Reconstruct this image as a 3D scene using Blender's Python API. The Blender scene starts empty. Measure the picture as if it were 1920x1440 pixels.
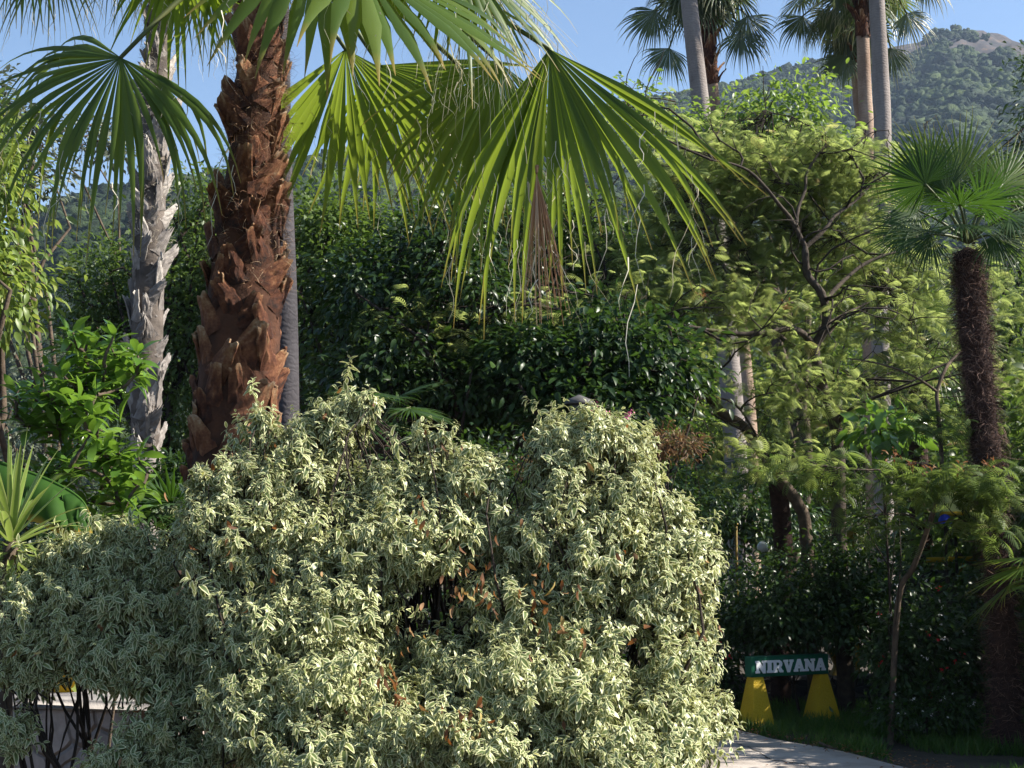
import bpy, math, random
import numpy as np
from mathutils import Vector, Matrix

# ---------------------------------------------------------------- camera, sky, sun, exposure
SC = bpy.context.scene
F_PX = 2667.0                       # focal length in pixels of the 1920 wide photograph (50 mm on 36 mm)
PITCH = math.radians(6.63)
CAM = np.array([0.0, 0.0, 2.0])
cam_d = bpy.data.cameras.new('camera'); cam_d.lens = 50.0; cam_d.sensor_width = 36.0
cam_d.clip_start = 0.1; cam_d.clip_end = 6000.0
cam = bpy.data.objects.new('camera', cam_d); SC.collection.objects.link(cam)
cam.location = CAM; cam.rotation_euler = (math.pi / 2 + PITCH, 0, 0); SC.camera = cam

SUN_EL = math.radians(38.0)
SUN_AZ = math.radians(0.0)          # from +X (right) turned away from the camera
sdir = Vector((math.cos(SUN_EL) * math.cos(SUN_AZ), math.cos(SUN_EL) * math.sin(SUN_AZ), math.sin(SUN_EL)))
W = bpy.data.worlds.new('World'); SC.world = W; W.use_nodes = True
wn = W.node_tree.nodes; wl = W.node_tree.links
sky = wn.new('ShaderNodeTexSky'); sky.sky_type = 'NISHITA'; sky.sun_disc = False
sky.sun_elevation = SUN_EL; sky.sun_rotation = math.atan2(sdir.x, sdir.y)
sky.air_density = 1.0; sky.dust_density = 0.35; sky.ozone_density = 2.5
wn['Background'].inputs['Strength'].default_value = 0.078
wl.new(sky.outputs[0], wn['Background'].inputs['Color'])
sl = bpy.data.lights.new('sun', 'SUN'); sl.energy = 5.0; sl.angle = math.radians(0.53); sl.color = (1.0, 0.94, 0.83)
so = bpy.data.objects.new('sun', sl); SC.collection.objects.link(so)
so.rotation_euler = (-sdir).to_track_quat('-Z', 'Y').to_euler(); so.location = (20, 5, 30)
SC.view_settings.view_transform = 'Standard'; SC.view_settings.look = 'None'
SC.view_settings.exposure = 1.36; SC.view_settings.gamma = 1.0
SC.cycles.max_bounces = 5; SC.cycles.diffuse_bounces = 2; SC.cycles.glossy_bounces = 2
SC.cycles.transmission_bounces = 3; SC.cycles.transparent_max_bounces = 4; SC.cycles.volume_bounces = 0
SC.cycles.use_denoising = True
SC.cycles.sample_clamp_indirect = 4.0

# ---------------------------------------------------------------- helpers
rng = np.random.default_rng(7)
CP, SP = math.cos(PITCH), math.sin(PITCH)
def P(px, py, D):
    """world point seen at pixel (px,py) of the 1920x1440 photo, D metres in front (world Y)"""
    cx = (px - 960) / F_PX; cz = (720 - py) / F_PX
    d = np.array([cx, CP - SP * cz, SP + CP * cz])
    return CAM + d * (D / d[1])
def M(D): return D / F_PX            # metres per photo pixel at depth D
def nrm(a): a = np.asarray(a, float); return a / np.maximum(np.linalg.norm(a, axis=-1, keepdims=True), 1e-9)
def ground_z(x, y): return 0.45 * np.clip((9.0 - np.asarray(y, float)) / 5.0, 0, 1)

class G:
    def __init__(s): s.v = []; s.q = []; s.t = []; s.var = []; s.ed = []; s.n = 0
    def add(s, v, q=None, t=None, var=0.5, ed=0.0):
        v = np.asarray(v, np.float64).reshape(-1, 3); k = len(v)
        s.v.append(v)
        if q is not None and len(q): s.q.append(np.asarray(q, np.int64).reshape(-1, 4) + s.n)
        if t is not None and len(t): s.t.append(np.asarray(t, np.int64).reshape(-1, 3) + s.n)
        s.var.append(np.broadcast_to(np.asarray(var, float), (k,)).copy())
        s.ed.append(np.broadcast_to(np.asarray(ed, float), (k,)).copy())
        s.n += k
    def inst(s, tmpl, R, pos, var=None):
        """copies of a leaf template: R (n,3,3) columns are scaled axes, pos (n,3)"""
        tv, tq, te = tmpl
        n = len(pos)
        if n == 0: return
        V = np.einsum('nij,kj->nki', R, tv) + pos[:, None, :]
        k = len(tv)
        q = (tq[None] + (np.arange(n) * k)[:, None, None]).reshape(-1, 4)
        if var is None: var = rng.random(n)
        s.add(V.reshape(-1, 3), q=q, var=np.repeat(var, k), ed=np.tile(te, n))
    def tube(s, pts, rad, sides=6, var=0.5, cap=True):
        pts = np.asarray(pts, float); m = len(pts)
        rad = np.broadcast_to(np.asarray(rad, float), (m,))
        tan = nrm(np.gradient(pts, axis=0))
        ref = np.array([0.0, 1.0, 0.0]) if abs(tan[0][2]) > 0.8 else np.array([0.0, 0.0, 1.0])
        a = nrm(np.cross(tan, ref)); b = np.cross(tan, a)
        th = np.linspace(0, 2 * math.pi, sides, endpoint=False)
        ring = pts[:, None] + rad[:, None, None] * (np.cos(th)[None, :, None] * a[:, None] + np.sin(th)[None, :, None] * b[:, None])
        q = []
        for i in range(m - 1):
            for j in range(sides):
                k = (j + 1) % sides
                q.append((i * sides + j, i * sides + k, (i + 1) * sides + k, (i + 1) * sides + j))
        v = ring.reshape(-1, 3)
        t = []
        if cap:
            v = np.vstack([v, pts[-1:] + tan[-1:] * rad[-1] * 0.5]); c = len(v) - 1
            t = [((m - 1) * sides + j, (m - 1) * sides + (j + 1) % sides, c) for j in range(sides)]
        s.add(v, q=q, t=t, var=var, ed=np.append(np.repeat(np.linspace(0, 1, m), sides), [1.0] if cap else []))
    def box(s, c, size, yaw=0.0, var=0.5, bev=0.0):
        x, y, z = np.asarray(size) / 2
        b = min(bev, x * .9, y * .9, z * .9)
        if b <= 0:
            v = np.array([[i * x, j * y, k * z] for k in (-1, 1) for j in (-1, 1) for i in (-1, 1)])
            q = [(0, 2, 3, 1), (4, 5, 7, 6), (0, 1, 5, 4), (2, 6, 7, 3), (0, 4, 6, 2), (1, 3, 7, 5)]
            tt = []
        else:
            bm_v = []
            idx = {}
            for k in (-1, 1):
                for j in (-1, 1):
                    for i in (-1, 1):
                        for ax in range(3):
                            p = [i * (x - b), j * (y - b), k * (z - b)]
                            p[ax] = (i, j, k)[ax] * (x, y, z)[ax]
                            idx[(i, j, k, ax)] = len(bm_v); bm_v.append(p)
            q = []; tt = []
            for ax in range(3):
                o = [a for a in range(3) if a != ax]
                for sgn in (-1, 1):
                    f = []
                    for (u, w) in ((-1, -1), (1, -1), (1, 1), (-1, 1)):
                        key = [0, 0, 0]; key[ax] = sgn; key[o[0]] = u; key[o[1]] = w
                        f.append(idx[(key[0], key[1], key[2], ax)])
                    q.append(f)
            for ax in range(3):           # edges along ax
                o = [a for a in range(3) if a != ax]
                for u in (-1, 1):
                    for w in (-1, 1):
                        k0 = [0, 0, 0]; k0[ax] = -1; k0[o[0]] = u; k0[o[1]] = w
                        k1 = list(k0); k1[ax] = 1
                        q.append([idx[(*k0, o[0])], idx[(*k1, o[0])], idx[(*k1, o[1])], idx[(*k0, o[1])]])
            for k in (-1, 1):
                for j in (-1, 1):
                    for i in (-1, 1):
                        tt.append([idx[(i, j, k, a)] for a in range(3)])
            v = np.array(bm_v)
        cy, sy = math.cos(yaw), math.sin(yaw)
        R = np.array([[cy, -sy, 0], [sy, cy, 0], [0, 0, 1]])
        s.add(v @ R.T + np.asarray(c), q=q, t=tt, var=var)
    def mesh(s, name, mat, off=(0, 0, 0), smooth=True):
        me = bpy.data.meshes.new(name)
        v = np.vstack(s.v) - np.asarray(off)[None]
        q = np.vstack(s.q) if s.q else np.zeros((0, 4), np.int64)
        t = np.vstack(s.t) if s.t else np.zeros((0, 3), np.int64)
        me.vertices.add(len(v)); me.vertices.foreach_set('co', v.astype(np.float32).ravel())
        me.loops.add(q.size + t.size)
        me.loops.foreach_set('vertex_index', np.concatenate([q.ravel(), t.ravel()]).astype(np.int32))
        me.polygons.add(len(q) + len(t))
        st = np.concatenate([np.arange(len(q)) * 4, q.size + np.arange(len(t)) * 3]).astype(np.int32)
        me.polygons.foreach_set('loop_start', st)
        me.polygons.foreach_set('use_smooth', np.full(len(st), bool(smooth)))
        a = me.attributes.new('var', 'FLOAT', 'POINT'); a.data.foreach_set('value', np.concatenate(s.var).astype(np.float32))
        a = me.attributes.new('ed', 'FLOAT', 'POINT'); a.data.foreach_set('value', np.concatenate(s.ed).astype(np.float32))
        me.materials.append(mat)
        me.update(calc_edges=True); me.validate()
        return me
    def build(s, name, mat, parent=None, smooth=True):
        off = np.zeros(3); p = parent
        while p is not None: off = off + np.array(p.location); p = p.parent
        o = bpy.data.objects.new(name, s.mesh(name, mat, off, smooth)); SC.collection.objects.link(o)
        o.parent = parent
        return o

def tag(o, label=None, cat=None, group=None, kind=None):
    if label: o['label'] = label
    if cat: o['category'] = cat
    if group: o['group'] = group
    if kind: o['kind'] = kind
    return o
def thing(name, loc, label, cat, group=None):
    o = bpy.data.objects.new(name, None); SC.collection.objects.link(o)
    o.location = [float(c) for c in loc]; o.empty_display_size = 0.2
    return tag(o, label, cat, group)

# ---------------------------------------------------------------- materials
def newmat(name):
    m = bpy.data.materials.new(name); m.use_nodes = True
    nt = m.node_tree; nt.nodes.clear()
    return m, nt.nodes, nt.links
def attr(n, name):
    a = n.new('ShaderNodeAttribute'); a.attribute_name = name; return a.outputs['Fac']
def ramp(n, l, fac, stops):
    r = n.new('ShaderNodeValToRGB')
    e = r.color_ramp.elements
    while len(e) < len(stops): e.new(0.5)
    for i, (p, c) in enumerate(stops):
        e[i].position = p; e[i].color = (*c, 1)
    if fac is not None: l.new(fac, r.inputs[0])
    return r.outputs[0]
def mix(n, l, fac, a, b):
    m = n.new('ShaderNodeMix'); m.data_type = 'RGBA'
    for sock, val in ((m.inputs[0], fac), (m.inputs[6], a), (m.inputs[7], b)):
        if isinstance(val, (int, float)): sock.default_value = val
        elif isinstance(val, tuple): sock.default_value = (*val, 1)
        else: l.new(val, sock)
    return m.outputs[2]
def noise(n, l, scale, detail=4, coord='Object', rough=0.6, stretch=None):
    tc = n.new('ShaderNodeTexCoord'); t = n.new('ShaderNodeTexNoise')
    t.inputs['Scale'].default_value = scale; t.inputs['Detail'].default_value = detail; t.inputs['Roughness'].default_value = rough
    src = tc.outputs[coord]
    if stretch:
        mp = n.new('ShaderNodeMapping'); mp.inputs['Scale'].default_value = stretch; l.new(src, mp.inputs[0]); src = mp.outputs[0]
    l.new(src, t.inputs['Vector'])
    return t.outputs['Fac']
def leafmat(name, stops, trans, tfac=0.35, rough=0.45, spec=0.4, margin=None, mpos=(0.55, 0.72), tip=None, tpos=(0.8, 1.0)):
    """leaf: reflected colour by per-leaf 'var'; optional margin or tip colour by 'ed'; part of the light passes through"""
    m, n, l = newmat(name)
    col = ramp(n, l, attr(n, 'var'), stops)
    tr = mix(n, l, 0.65, col, trans)
    if margin:
        f = ramp(n, l, attr(n, 'ed'), [(mpos[0], (0, 0, 0)), (mpos[1], (1, 1, 1))])
        col = mix(n, l, f, col, margin)
        tr = mix(n, l, f, tr, tuple(min(1, c * 0.9) for c in margin))
    if tip:
        f = ramp(n, l, attr(n, 'ed'), [(tpos[0], (0, 0, 0)), (tpos[1], (1, 1, 1))])
        col = mix(n, l, f, col, tip); tr = mix(n, l, f, tr, tip)
    b = n.new('ShaderNodeBsdfPrincipled'); b.inputs['Roughness'].default_value = rough
    b.inputs['Specular IOR Level'].default_value = spec
    l.new(col, b.inputs['Base Color'])
    t = n.new('ShaderNodeBsdfTranslucent'); l.new(tr, t.inputs['Color'])
    mx = n.new('ShaderNodeMixShader'); mx.inputs[0].default_value = tfac
    l.new(b.outputs[0], mx.inputs[1]); l.new(t.outputs[0], mx.inputs[2])
    o = n.new('ShaderNodeOutputMaterial'); l.new(mx.outputs[0], o.inputs[0])
    return m
def solid(name, stops, rough=0.8, scale=8.0, detail=5, bump=0.0, bscale=None, stretch=None, useattr=False, spec=0.3, rings=None, bdist=.02):
    m, n, l = newmat(name)
    f = attr(n, 'var') if useattr else noise(n, l, scale, detail, stretch=stretch)
    if useattr:
        nz = noise(n, l, scale, detail, stretch=stretch)
        ad = n.new('ShaderNodeMath'); ad.operation = 'MULTIPLY_ADD'; ad.inputs[1].default_value = 0.7
        l.new(nz, ad.inputs[0])
        sb = n.new('ShaderNodeMath'); sb.operation = 'SUBTRACT'; sb.inputs[1].default_value = 0.35; l.new(f, sb.inputs[0])
        l.new(sb.outputs[0], ad.inputs[2]); f = ad.outputs[0]
    col = ramp(n, l, f, stops)
    b = n.new('ShaderNodeBsdfPrincipled'); b.inputs['Roughness'].default_value = rough
    b.inputs['Specular IOR Level'].default_value = spec
    h = None
    if rings:
        tc = n.new('ShaderNodeTexCoord'); w = n.new('ShaderNodeTexWave'); w.wave_type = 'BANDS'; w.bands_direction = 'Z'
        w.inputs['Scale'].default_value = rings; w.inputs['Distortion'].default_value = 9.0; w.inputs['Detail'].default_value = 3
        w.inputs['Detail Scale'].default_value = 2.0
        l.new(tc.outputs['Object'], w.inputs['Vector'])
        rr = ramp(n, l, w.outputs['Fac'], [(0.0, (0.80, 0.80, 0.80)), (0.3, (1, 1, 1))])
        mm = n.new('ShaderNodeMix'); mm.data_type = 'RGBA'; mm.blend_type = 'MULTIPLY'; mm.inputs[0].default_value = 0.7
        l.new(col, mm.inputs[6]); l.new(rr, mm.inputs[7]); col = mm.outputs[2]; h = w.outputs['Fac']
    l.new(col, b.inputs['Base Color'])
    if bump:
        bp = n.new('ShaderNodeBump'); bp.inputs['Strength'].default_value = bump; bp.inputs['Distance'].default_value = bdist
        if h is None: h = noise(n, l, bscale or scale * 2, 6, stretch=stretch)
        l.new(h, bp.inputs['Height']); l.new(bp.outputs[0], b.inputs['Normal'])
    o = n.new('ShaderNodeOutputMaterial'); l.new(b.outputs[0], o.inputs[0])
    return m

MAT = {}
MAT['varieg'] = leafmat('variegated_leaf', [(0, (.075, .115, .035)), (.55, (.13, .18, .06)), (.9, (.27, .30, .09)), (1, (.42, .38, .09))], (.34, .36, .09), .30, .40, .4,
                        margin=(.72, .71, .40), mpos=(.50, .74))
MAT['drybush'] = leafmat('dry_leaf', [(0, (.07, .03, .012)), (.4, (.17, .075, .03)), (.75, (.30, .18, .085)), (1, (.44, .36, .12))], (.4, .14, .03), .25, .6, .2)
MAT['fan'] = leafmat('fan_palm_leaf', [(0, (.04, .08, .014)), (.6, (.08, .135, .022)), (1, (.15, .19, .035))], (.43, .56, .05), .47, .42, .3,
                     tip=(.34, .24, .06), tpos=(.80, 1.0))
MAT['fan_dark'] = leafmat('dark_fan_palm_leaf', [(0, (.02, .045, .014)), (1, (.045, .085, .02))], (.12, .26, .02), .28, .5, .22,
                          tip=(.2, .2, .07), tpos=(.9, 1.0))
MAT['fan_far'] = leafmat('far_fan_palm_leaf', [(0, (.03, .055, .022)), (1, (.08, .115, .035))], (.16, .24, .04), .3, .34, .5,
                         tip=(.42, .40, .22), tpos=(.6, 1.0))
MAT['fan_dry'] = leafmat('dry_fan_leaf', [(0, (.28, .13, .06)), (.5, (.46, .26, .13)), (1, (.66, .52, .36))], (.55, .28, .12), .25, .5, .3)
MAT['strand'] = leafmat('palm_strand', [(0, (.45, .38, .25)), (1, (.72, .68, .55))], (.6, .55, .4), .3, .5, .3)
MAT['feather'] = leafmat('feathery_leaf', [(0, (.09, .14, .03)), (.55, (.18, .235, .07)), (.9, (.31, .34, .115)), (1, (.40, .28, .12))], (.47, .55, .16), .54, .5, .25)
MAT['feather_shaded'] = leafmat('shaded_feathery_leaf', [(0, (.05, .085, .02)), (.6, (.09, .135, .03)), (1, (.20, .21, .06))], (.26, .36, .07), .42, .5, .25)  # darker copy of the feathery leaf, understory shade put into its colour
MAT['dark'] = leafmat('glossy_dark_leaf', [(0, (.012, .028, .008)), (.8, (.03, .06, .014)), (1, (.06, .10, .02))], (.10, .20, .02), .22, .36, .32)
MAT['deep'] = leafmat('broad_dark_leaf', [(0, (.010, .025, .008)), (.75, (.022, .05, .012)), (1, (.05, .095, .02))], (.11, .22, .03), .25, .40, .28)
MAT['russet_dim'] = leafmat('faded_russet_leaf', [(0, (.06, .035, .018)), (.6, (.15, .085, .04)), (1, (.16, .15, .05))], (.2, .1, .04), .3, .55, .2)
MAT['mid'] = leafmat('mid_green_leaf', [(0, (.035, .065, .016)), (.7, (.075, .12, .028)), (1, (.13, .17, .035))], (.2, .32, .04), .33, .42, .35)
MAT['bright'] = leafmat('bright_green_leaf', [(0, (.07, .13, .025)), (.7, (.15, .23, .04)), (1, (.30, .31, .06))], (.34, .5, .06), .42, .42, .35)
MAT['yellowish'] = leafmat('yellow_green_leaf', [(0, (.07, .12, .028)), (.7, (.16, .225, .05)), (1, (.36, .32, .07))], (.38, .5, .08), .40, .42, .35)
MAT['glossy'] = leafmat('glossy_lance_leaf', [(0, (.06, .13, .022)), (.7, (.115, .21, .035)), (1, (.19, .29, .05))], (.26, .46, .04), .33, .22, .55)
MAT['olive'] = leafmat('olive_leaf', [(0, (.07, .09, .06)), (1, (.17, .19, .14))], (.18, .22, .1), .2, .5, .3)
MAT['russet'] = leafmat('russet_leaf', [(0, (.14, .05, .02)), (.6, (.30, .13, .06)), (1, (.38, .24, .12))], (.35, .14, .05), .3, .55, .2)
MAT['yucca'] = leafmat('yucca_leaf', [(0, (.12, .19, .04)), (1, (.22, .30, .07))], (.42, .54, .10), .35, .33, .5, margin=(.42, .46, .16), mpos=(.75, .95))
MAT['banana'] = leafmat('banana_leaf', [(0, (.022, .065, .012)), (1, (.055, .125, .022))], (.14, .28, .03), .3, .7, .1, tip=(.42, .26, .05), tpos=(.86, .99))
MAT['petal_red'] = solid('red_petal', [(0, (.42, .01, .02)), (1, (.62, .03, .04))], .5)
MAT['petal_pink'] = solid('pink_petal', [(0, (.6, .08, .25)), (1, (.75, .25, .42))], .5)
MAT['petal_white'] = solid('white_petal', [(0, (.75, .70, .68)), (1, (.82, .80, .78))], .5)
MAT['petal_yellow'] = solid('yellow_petal', [(0, (.7, .5, .03)), (1, (.75, .6, .05))], .5)
MAT['grass'] = leafmat('grass_blade', [(0, (.03, .075, .012)), (.7, (.055, .12, .02)), (1, (.11, .16, .03))], (.14, .3, .03), .35, .45, .3)
MAT['boot'] = solid('palm_leaf_base', [(0, (.022, .010, .007)), (.35, (.095, .030, .013)), (.62, (.22, .088, .04)), (.82, (.36, .20, .10)), (1, (.50, .36, .24))], .8, 16, 8, .8, 70, (4, 4, .45), True)
MAT['core'] = solid('palm_trunk_core', [(.3, (.02, .010, .007)), (.7, (.10, .038, .018))], .9, 6, 5, .6, 30)
MAT['fibre'] = solid('palm_fibre', [(0, (.10, .045, .02)), (.6, (.26, .14, .075)), (1, (.48, .36, .24))], .8, 5, 3, useattr=True)
MAT['greyboot'] = solid('grey_leaf_base', [(0, (.085, .072, .065)), (.5, (.25, .22, .20)), (1, (.46, .42, .38))], .85, 9, 5, .5, 60, (3, 3, .6), True)
MAT['greycore'] = solid('grey_trunk_core', [(.3, (.05, .04, .034)), (.7, (.16, .13, .11))], .9, 6, 5, .5, 30)
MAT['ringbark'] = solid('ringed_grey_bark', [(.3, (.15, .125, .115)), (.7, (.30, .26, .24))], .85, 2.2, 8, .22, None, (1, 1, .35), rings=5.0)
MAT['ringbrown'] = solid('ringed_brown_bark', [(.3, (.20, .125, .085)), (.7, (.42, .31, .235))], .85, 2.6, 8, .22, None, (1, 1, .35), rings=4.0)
MAT['shadedring'] = solid('shaded_grey_bark', [(.3, (.03, .027, .032)), (.7, (.07, .062, .068))], .85, 3, 8, .2, None, (1, 1, .5), rings=5.0)  # grey bark with the shade on this trunk darkened into its colour
MAT['hairbark'] = solid('shaggy_fibre_bark', [(.3, (.022, .012, .010)), (.7, (.075, .04, .03))], .95, 14, 6, .7, 50, (1, 1, 2))
MAT['hair'] = solid('dark_brown_fibre', [(0, (.02, .011, .009)), (.6, (.07, .036, .027)), (1, (.27, .165, .125))], .8, 5, 3, useattr=True)
MAT['bark'] = solid('branch_bark', [(.3, (.045, .032, .024)), (.7, (.13, .095, .065))], .9, 12, 6, .5, 40)
MAT['limbbark'] = solid('limb_bark', [(.3, (.03, .022, .017)), (.7, (.085, .064, .046))], .9, 12, 6, .5, 40)
MAT['darkbark'] = solid('dark_branch_bark', [(.3, (.018, .013, .010)), (.7, (.05, .036, .026))], .9, 12, 6, .5, 40)
MAT['petiole'] = solid('palm_petiole', [(.3, (.05, .075, .02)), (.7, (.10, .11, .035))], .5, 4, 3)
MAT['yellowpaint'] = solid('yellow_paint', [(.3, (.55, .36, .012)), (.7, (.66, .44, .02))], .55, 5, 5, .8, 55)
MAT['yellowplain'] = solid('plain_yellow_paint', [(.3, (.50, .30, .012)), (.7, (.60, .38, .02))], .5, 5, 5)
MAT['shaded_yellow'] = solid('shaded_yellow_paint', [(.3, (.15, .095, .007)), (.7, (.24, .155, .010))], .6, 6, 5)  # yellow paint darkened so that its colour carries the deep shade
MAT['paleyellow'] = solid('pale_yellow_fabric', [(.3, (.62, .60, .22)), (.7, (.70, .66, .28))], .6, 3, 3)
MAT['green'] = solid('green_paint', [(.3, (.006, .065, .035)), (.62, (.012, .11, .06)), (.72, (.05, .14, .09)), (.8, (.12, .18, .13))], .5, 9, 8)
MAT['white'] = solid('white_letter_paint', [(.3, (.74, .76, .80)), (.7, (.80, .81, .84))], .5, 10, 3)
MAT['blue'] = solid('blue_plastic', [(.3, (.01, .03, .42)), (.7, (.02, .05, .5))], .4)
MAT['lampwhite'] = solid('white_lamp_glass', [(.3, (.66, .66, .70)), (.7, (.72, .72, .75))], .3, 3, 2)
MAT['greymetal'] = solid('grey_cap_metal', [(.3, (.055, .052, .05)), (.7, (.10, .095, .09))], .6, 12, 5)
MAT['concrete'] = None

# ---------------------------------------------------------------- leaf templates (grow along +Y, face +Z)
def leaf(w=.35, ns=5, fold=.12, droop=.25, wave=0.0, shape='oval', twist=0.0):
    t = np.linspace(0, 1, ns)
    if shape == 'oval': hw = np.sin(np.pi * np.clip(t, .04, .97) ** .85) ** .8
    elif shape == 'lance': hw = np.sin(np.pi * np.clip(t, .05, .98) ** 1.15) ** .9
    elif shape == 'strap': hw = np.clip(1 - t ** 3, .03, 1) * np.clip(.55 + t * 2, 0, 1)
    else: hw = np.sin(np.pi * np.clip(t, .05, .97)) ** .7
    hw = hw * w / 2
    y = np.sin(t * droop * 1.3) / (droop * 1.3) if droop > .01 else t
    z = -droop * t ** 2 * .9
    v = []; e = []
    for i in range(ns):
        wz = wave * math.sin(i * 2.4)
        v += [(-hw[i], y[i], z[i] + fold * hw[i] * 2 + wz), (0, y[i], z[i]), (hw[i], y[i], z[i] + fold * hw[i] * 2 - wz)]
        e += [1, 0 if 0 < i < ns - 1 else .8, 1]
    q = []
    for i in range(ns - 1):
        for j in (0, 1):
            a = i * 3 + j
            q.append((a, a + 1, a + 4, a + 3))
    return np.array(v), np.array(q), np.array(e, float)
def quadleaf(w=.5, droop=.15):
    v = np.array([(0, 0, 0), (-w / 2, .45, .06), (0, 1, -droop), (w / 2, .45, .06)])
    return v, np.array([(0, 3, 2, 1)]), np.array([0, 1, 0, 1.])
def feather_leaf(pairs=9, L=1.0):
    """bipinnate leaf: arched stalk with pairs of narrow drooping pinnae"""
    v = []; q = []; e = []
    def strip(p0, p1, p2, wv, ev):
        k = len(v)
        for p, s in ((p0, .6), (p1, 1.0), (p2, .25)):
            v.append(p - wv * s); v.append(p + wv * s); e.extend([ev, ev])
        q.append((k, k + 1, k + 3, k + 2)); q.append((k + 2, k + 3, k + 5, k + 4))
    def rach(t): return np.array([0, math.sin(t * .9) / .9, -.42 * t * t])
    strip(rach(0), rach(.5), rach(1), np.array([.008, 0, 0]), 0)
    for i in range(pairs):
        t = .16 + .84 * i / (pairs - 1)
        ln = .44 * math.sin(math.pi * min(1, .22 + .72 * t) ** 1.1) + .06
        for sx in (-1, 1):
            o = rach(t); d = np.array([sx * .86, .5, -.05]); d = d / np.linalg.norm(d)
            p1 = o + d * ln * .5 + np.array([0, 0, -.02]); p2 = o + d * ln + np.array([0, 0, -.16 * ln / .4])
            strip(o, p1, p2, np.array([-d[1] * sx * .03, .03 * abs(d[0]), .004]), .5)
    return np.array(v), np.array(q), np.array(e, float)

T_VAR = [leaf(.40, 5, .10, d, wv, 'oval') for d, wv in ((.35, .02), (.55, .03), (.8, -.02))]
T_OVAL = [leaf(.5, 4, .12, .25), leaf(.45, 4, .15, .45)]
T_LANCE = [leaf(.36, 5, .12, .3, 0, 'lance'), leaf(.40, 5, .10, .55, 0, 'lance')]
T_QUAD = [quadleaf(.5, .1), quadleaf(.42, .3)]
T_NARROW = [quadleaf(.22, .15), quadleaf(.26, .3)]
T_FEATH = [feather_leaf(9), feather_leaf(8)]

def frames(d, up, size):
    """(n,3,3) frames with Y along d, Z near up, scaled"""
    d = nrm(d); x = nrm(np.cross(d, up)); z = np.cross(x, d)
    R = np.stack([x, d, z], axis=2)
    return R * np.asarray(size, float).reshape(-1, 1, 1)
def scatter(g, tmpls, pos, d, size, var=None, upn=.5):
    n = len(pos)
    up = nrm(np.array([0, 0, 1.0]) + rng.normal(0, upn, (n, 3)))
    R = frames(d, up, size)
    k = rng.integers(0, len(tmpls), n)
    if var is None: var = rng.random(n)
    for i, t in enumerate(tmpls):
        s = k == i
        g.inst(t, R[s], pos[s], var[s])

def ell(px, py, D, rx, ry, rd=None):
    m = M(D)
    return (P(px, py, D), np.array([rx * m, (rd if rd is not None else rx * m * .8), ry * m]))
def sample_ells(ells, n, shell=.45, r=rng):
    vol = np.array([(e[1][0] * e[1][2] + e[1][0] * e[1][1]) for e in ells]); idx = r.choice(len(ells), n, p=vol / vol.sum())
    c = np.array([e[0] for e in ells])[idx]; ra = np.array([e[1] for e in ells])[idx]
    u = nrm(r.normal(size=(n, 3))); rad = r.random(n) ** shell
    rad = rad * (1 + .12 * r.normal(size=n))
    return c + u * ra * rad[:, None], u, idx
def curve_pts(a, b, n=6, bend=.12, r=rng):
    a = np.asarray(a, float); b = np.asarray(b, float); L = np.linalg.norm(b - a)
    t = np.linspace(0, 1, n)[:, None]
    o1 = r.normal(size=3) * L * bend; o2 = r.normal(size=3) * L * bend * .5
    return a + (b - a) * t + o1 * np.sin(np.pi * t) + o2 * np.sin(2 * np.pi * t)
def smooth_path(pts, k=4):
    pts = np.asarray(pts, float)
    if len(pts) < 3: return pts
    out = []
    ext = np.vstack([2 * pts[0] - pts[1], pts, 2 * pts[-1] - pts[-2]])
    for i in range(1, len(ext) - 2):
        p0, p1, p2, p3 = ext[i - 1:i + 3]
        for s in np.linspace(0, 1, k, endpoint=False):
            out.append(.5 * ((2 * p1) + (-p0 + p2) * s + (2 * p0 - 5 * p1 + 4 * p2 - p3) * s * s + (-p0 + 3 * p1 - 3 * p2 + p3) * s ** 3))
    out.append(pts[-1])
    return np.array(out)

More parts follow.
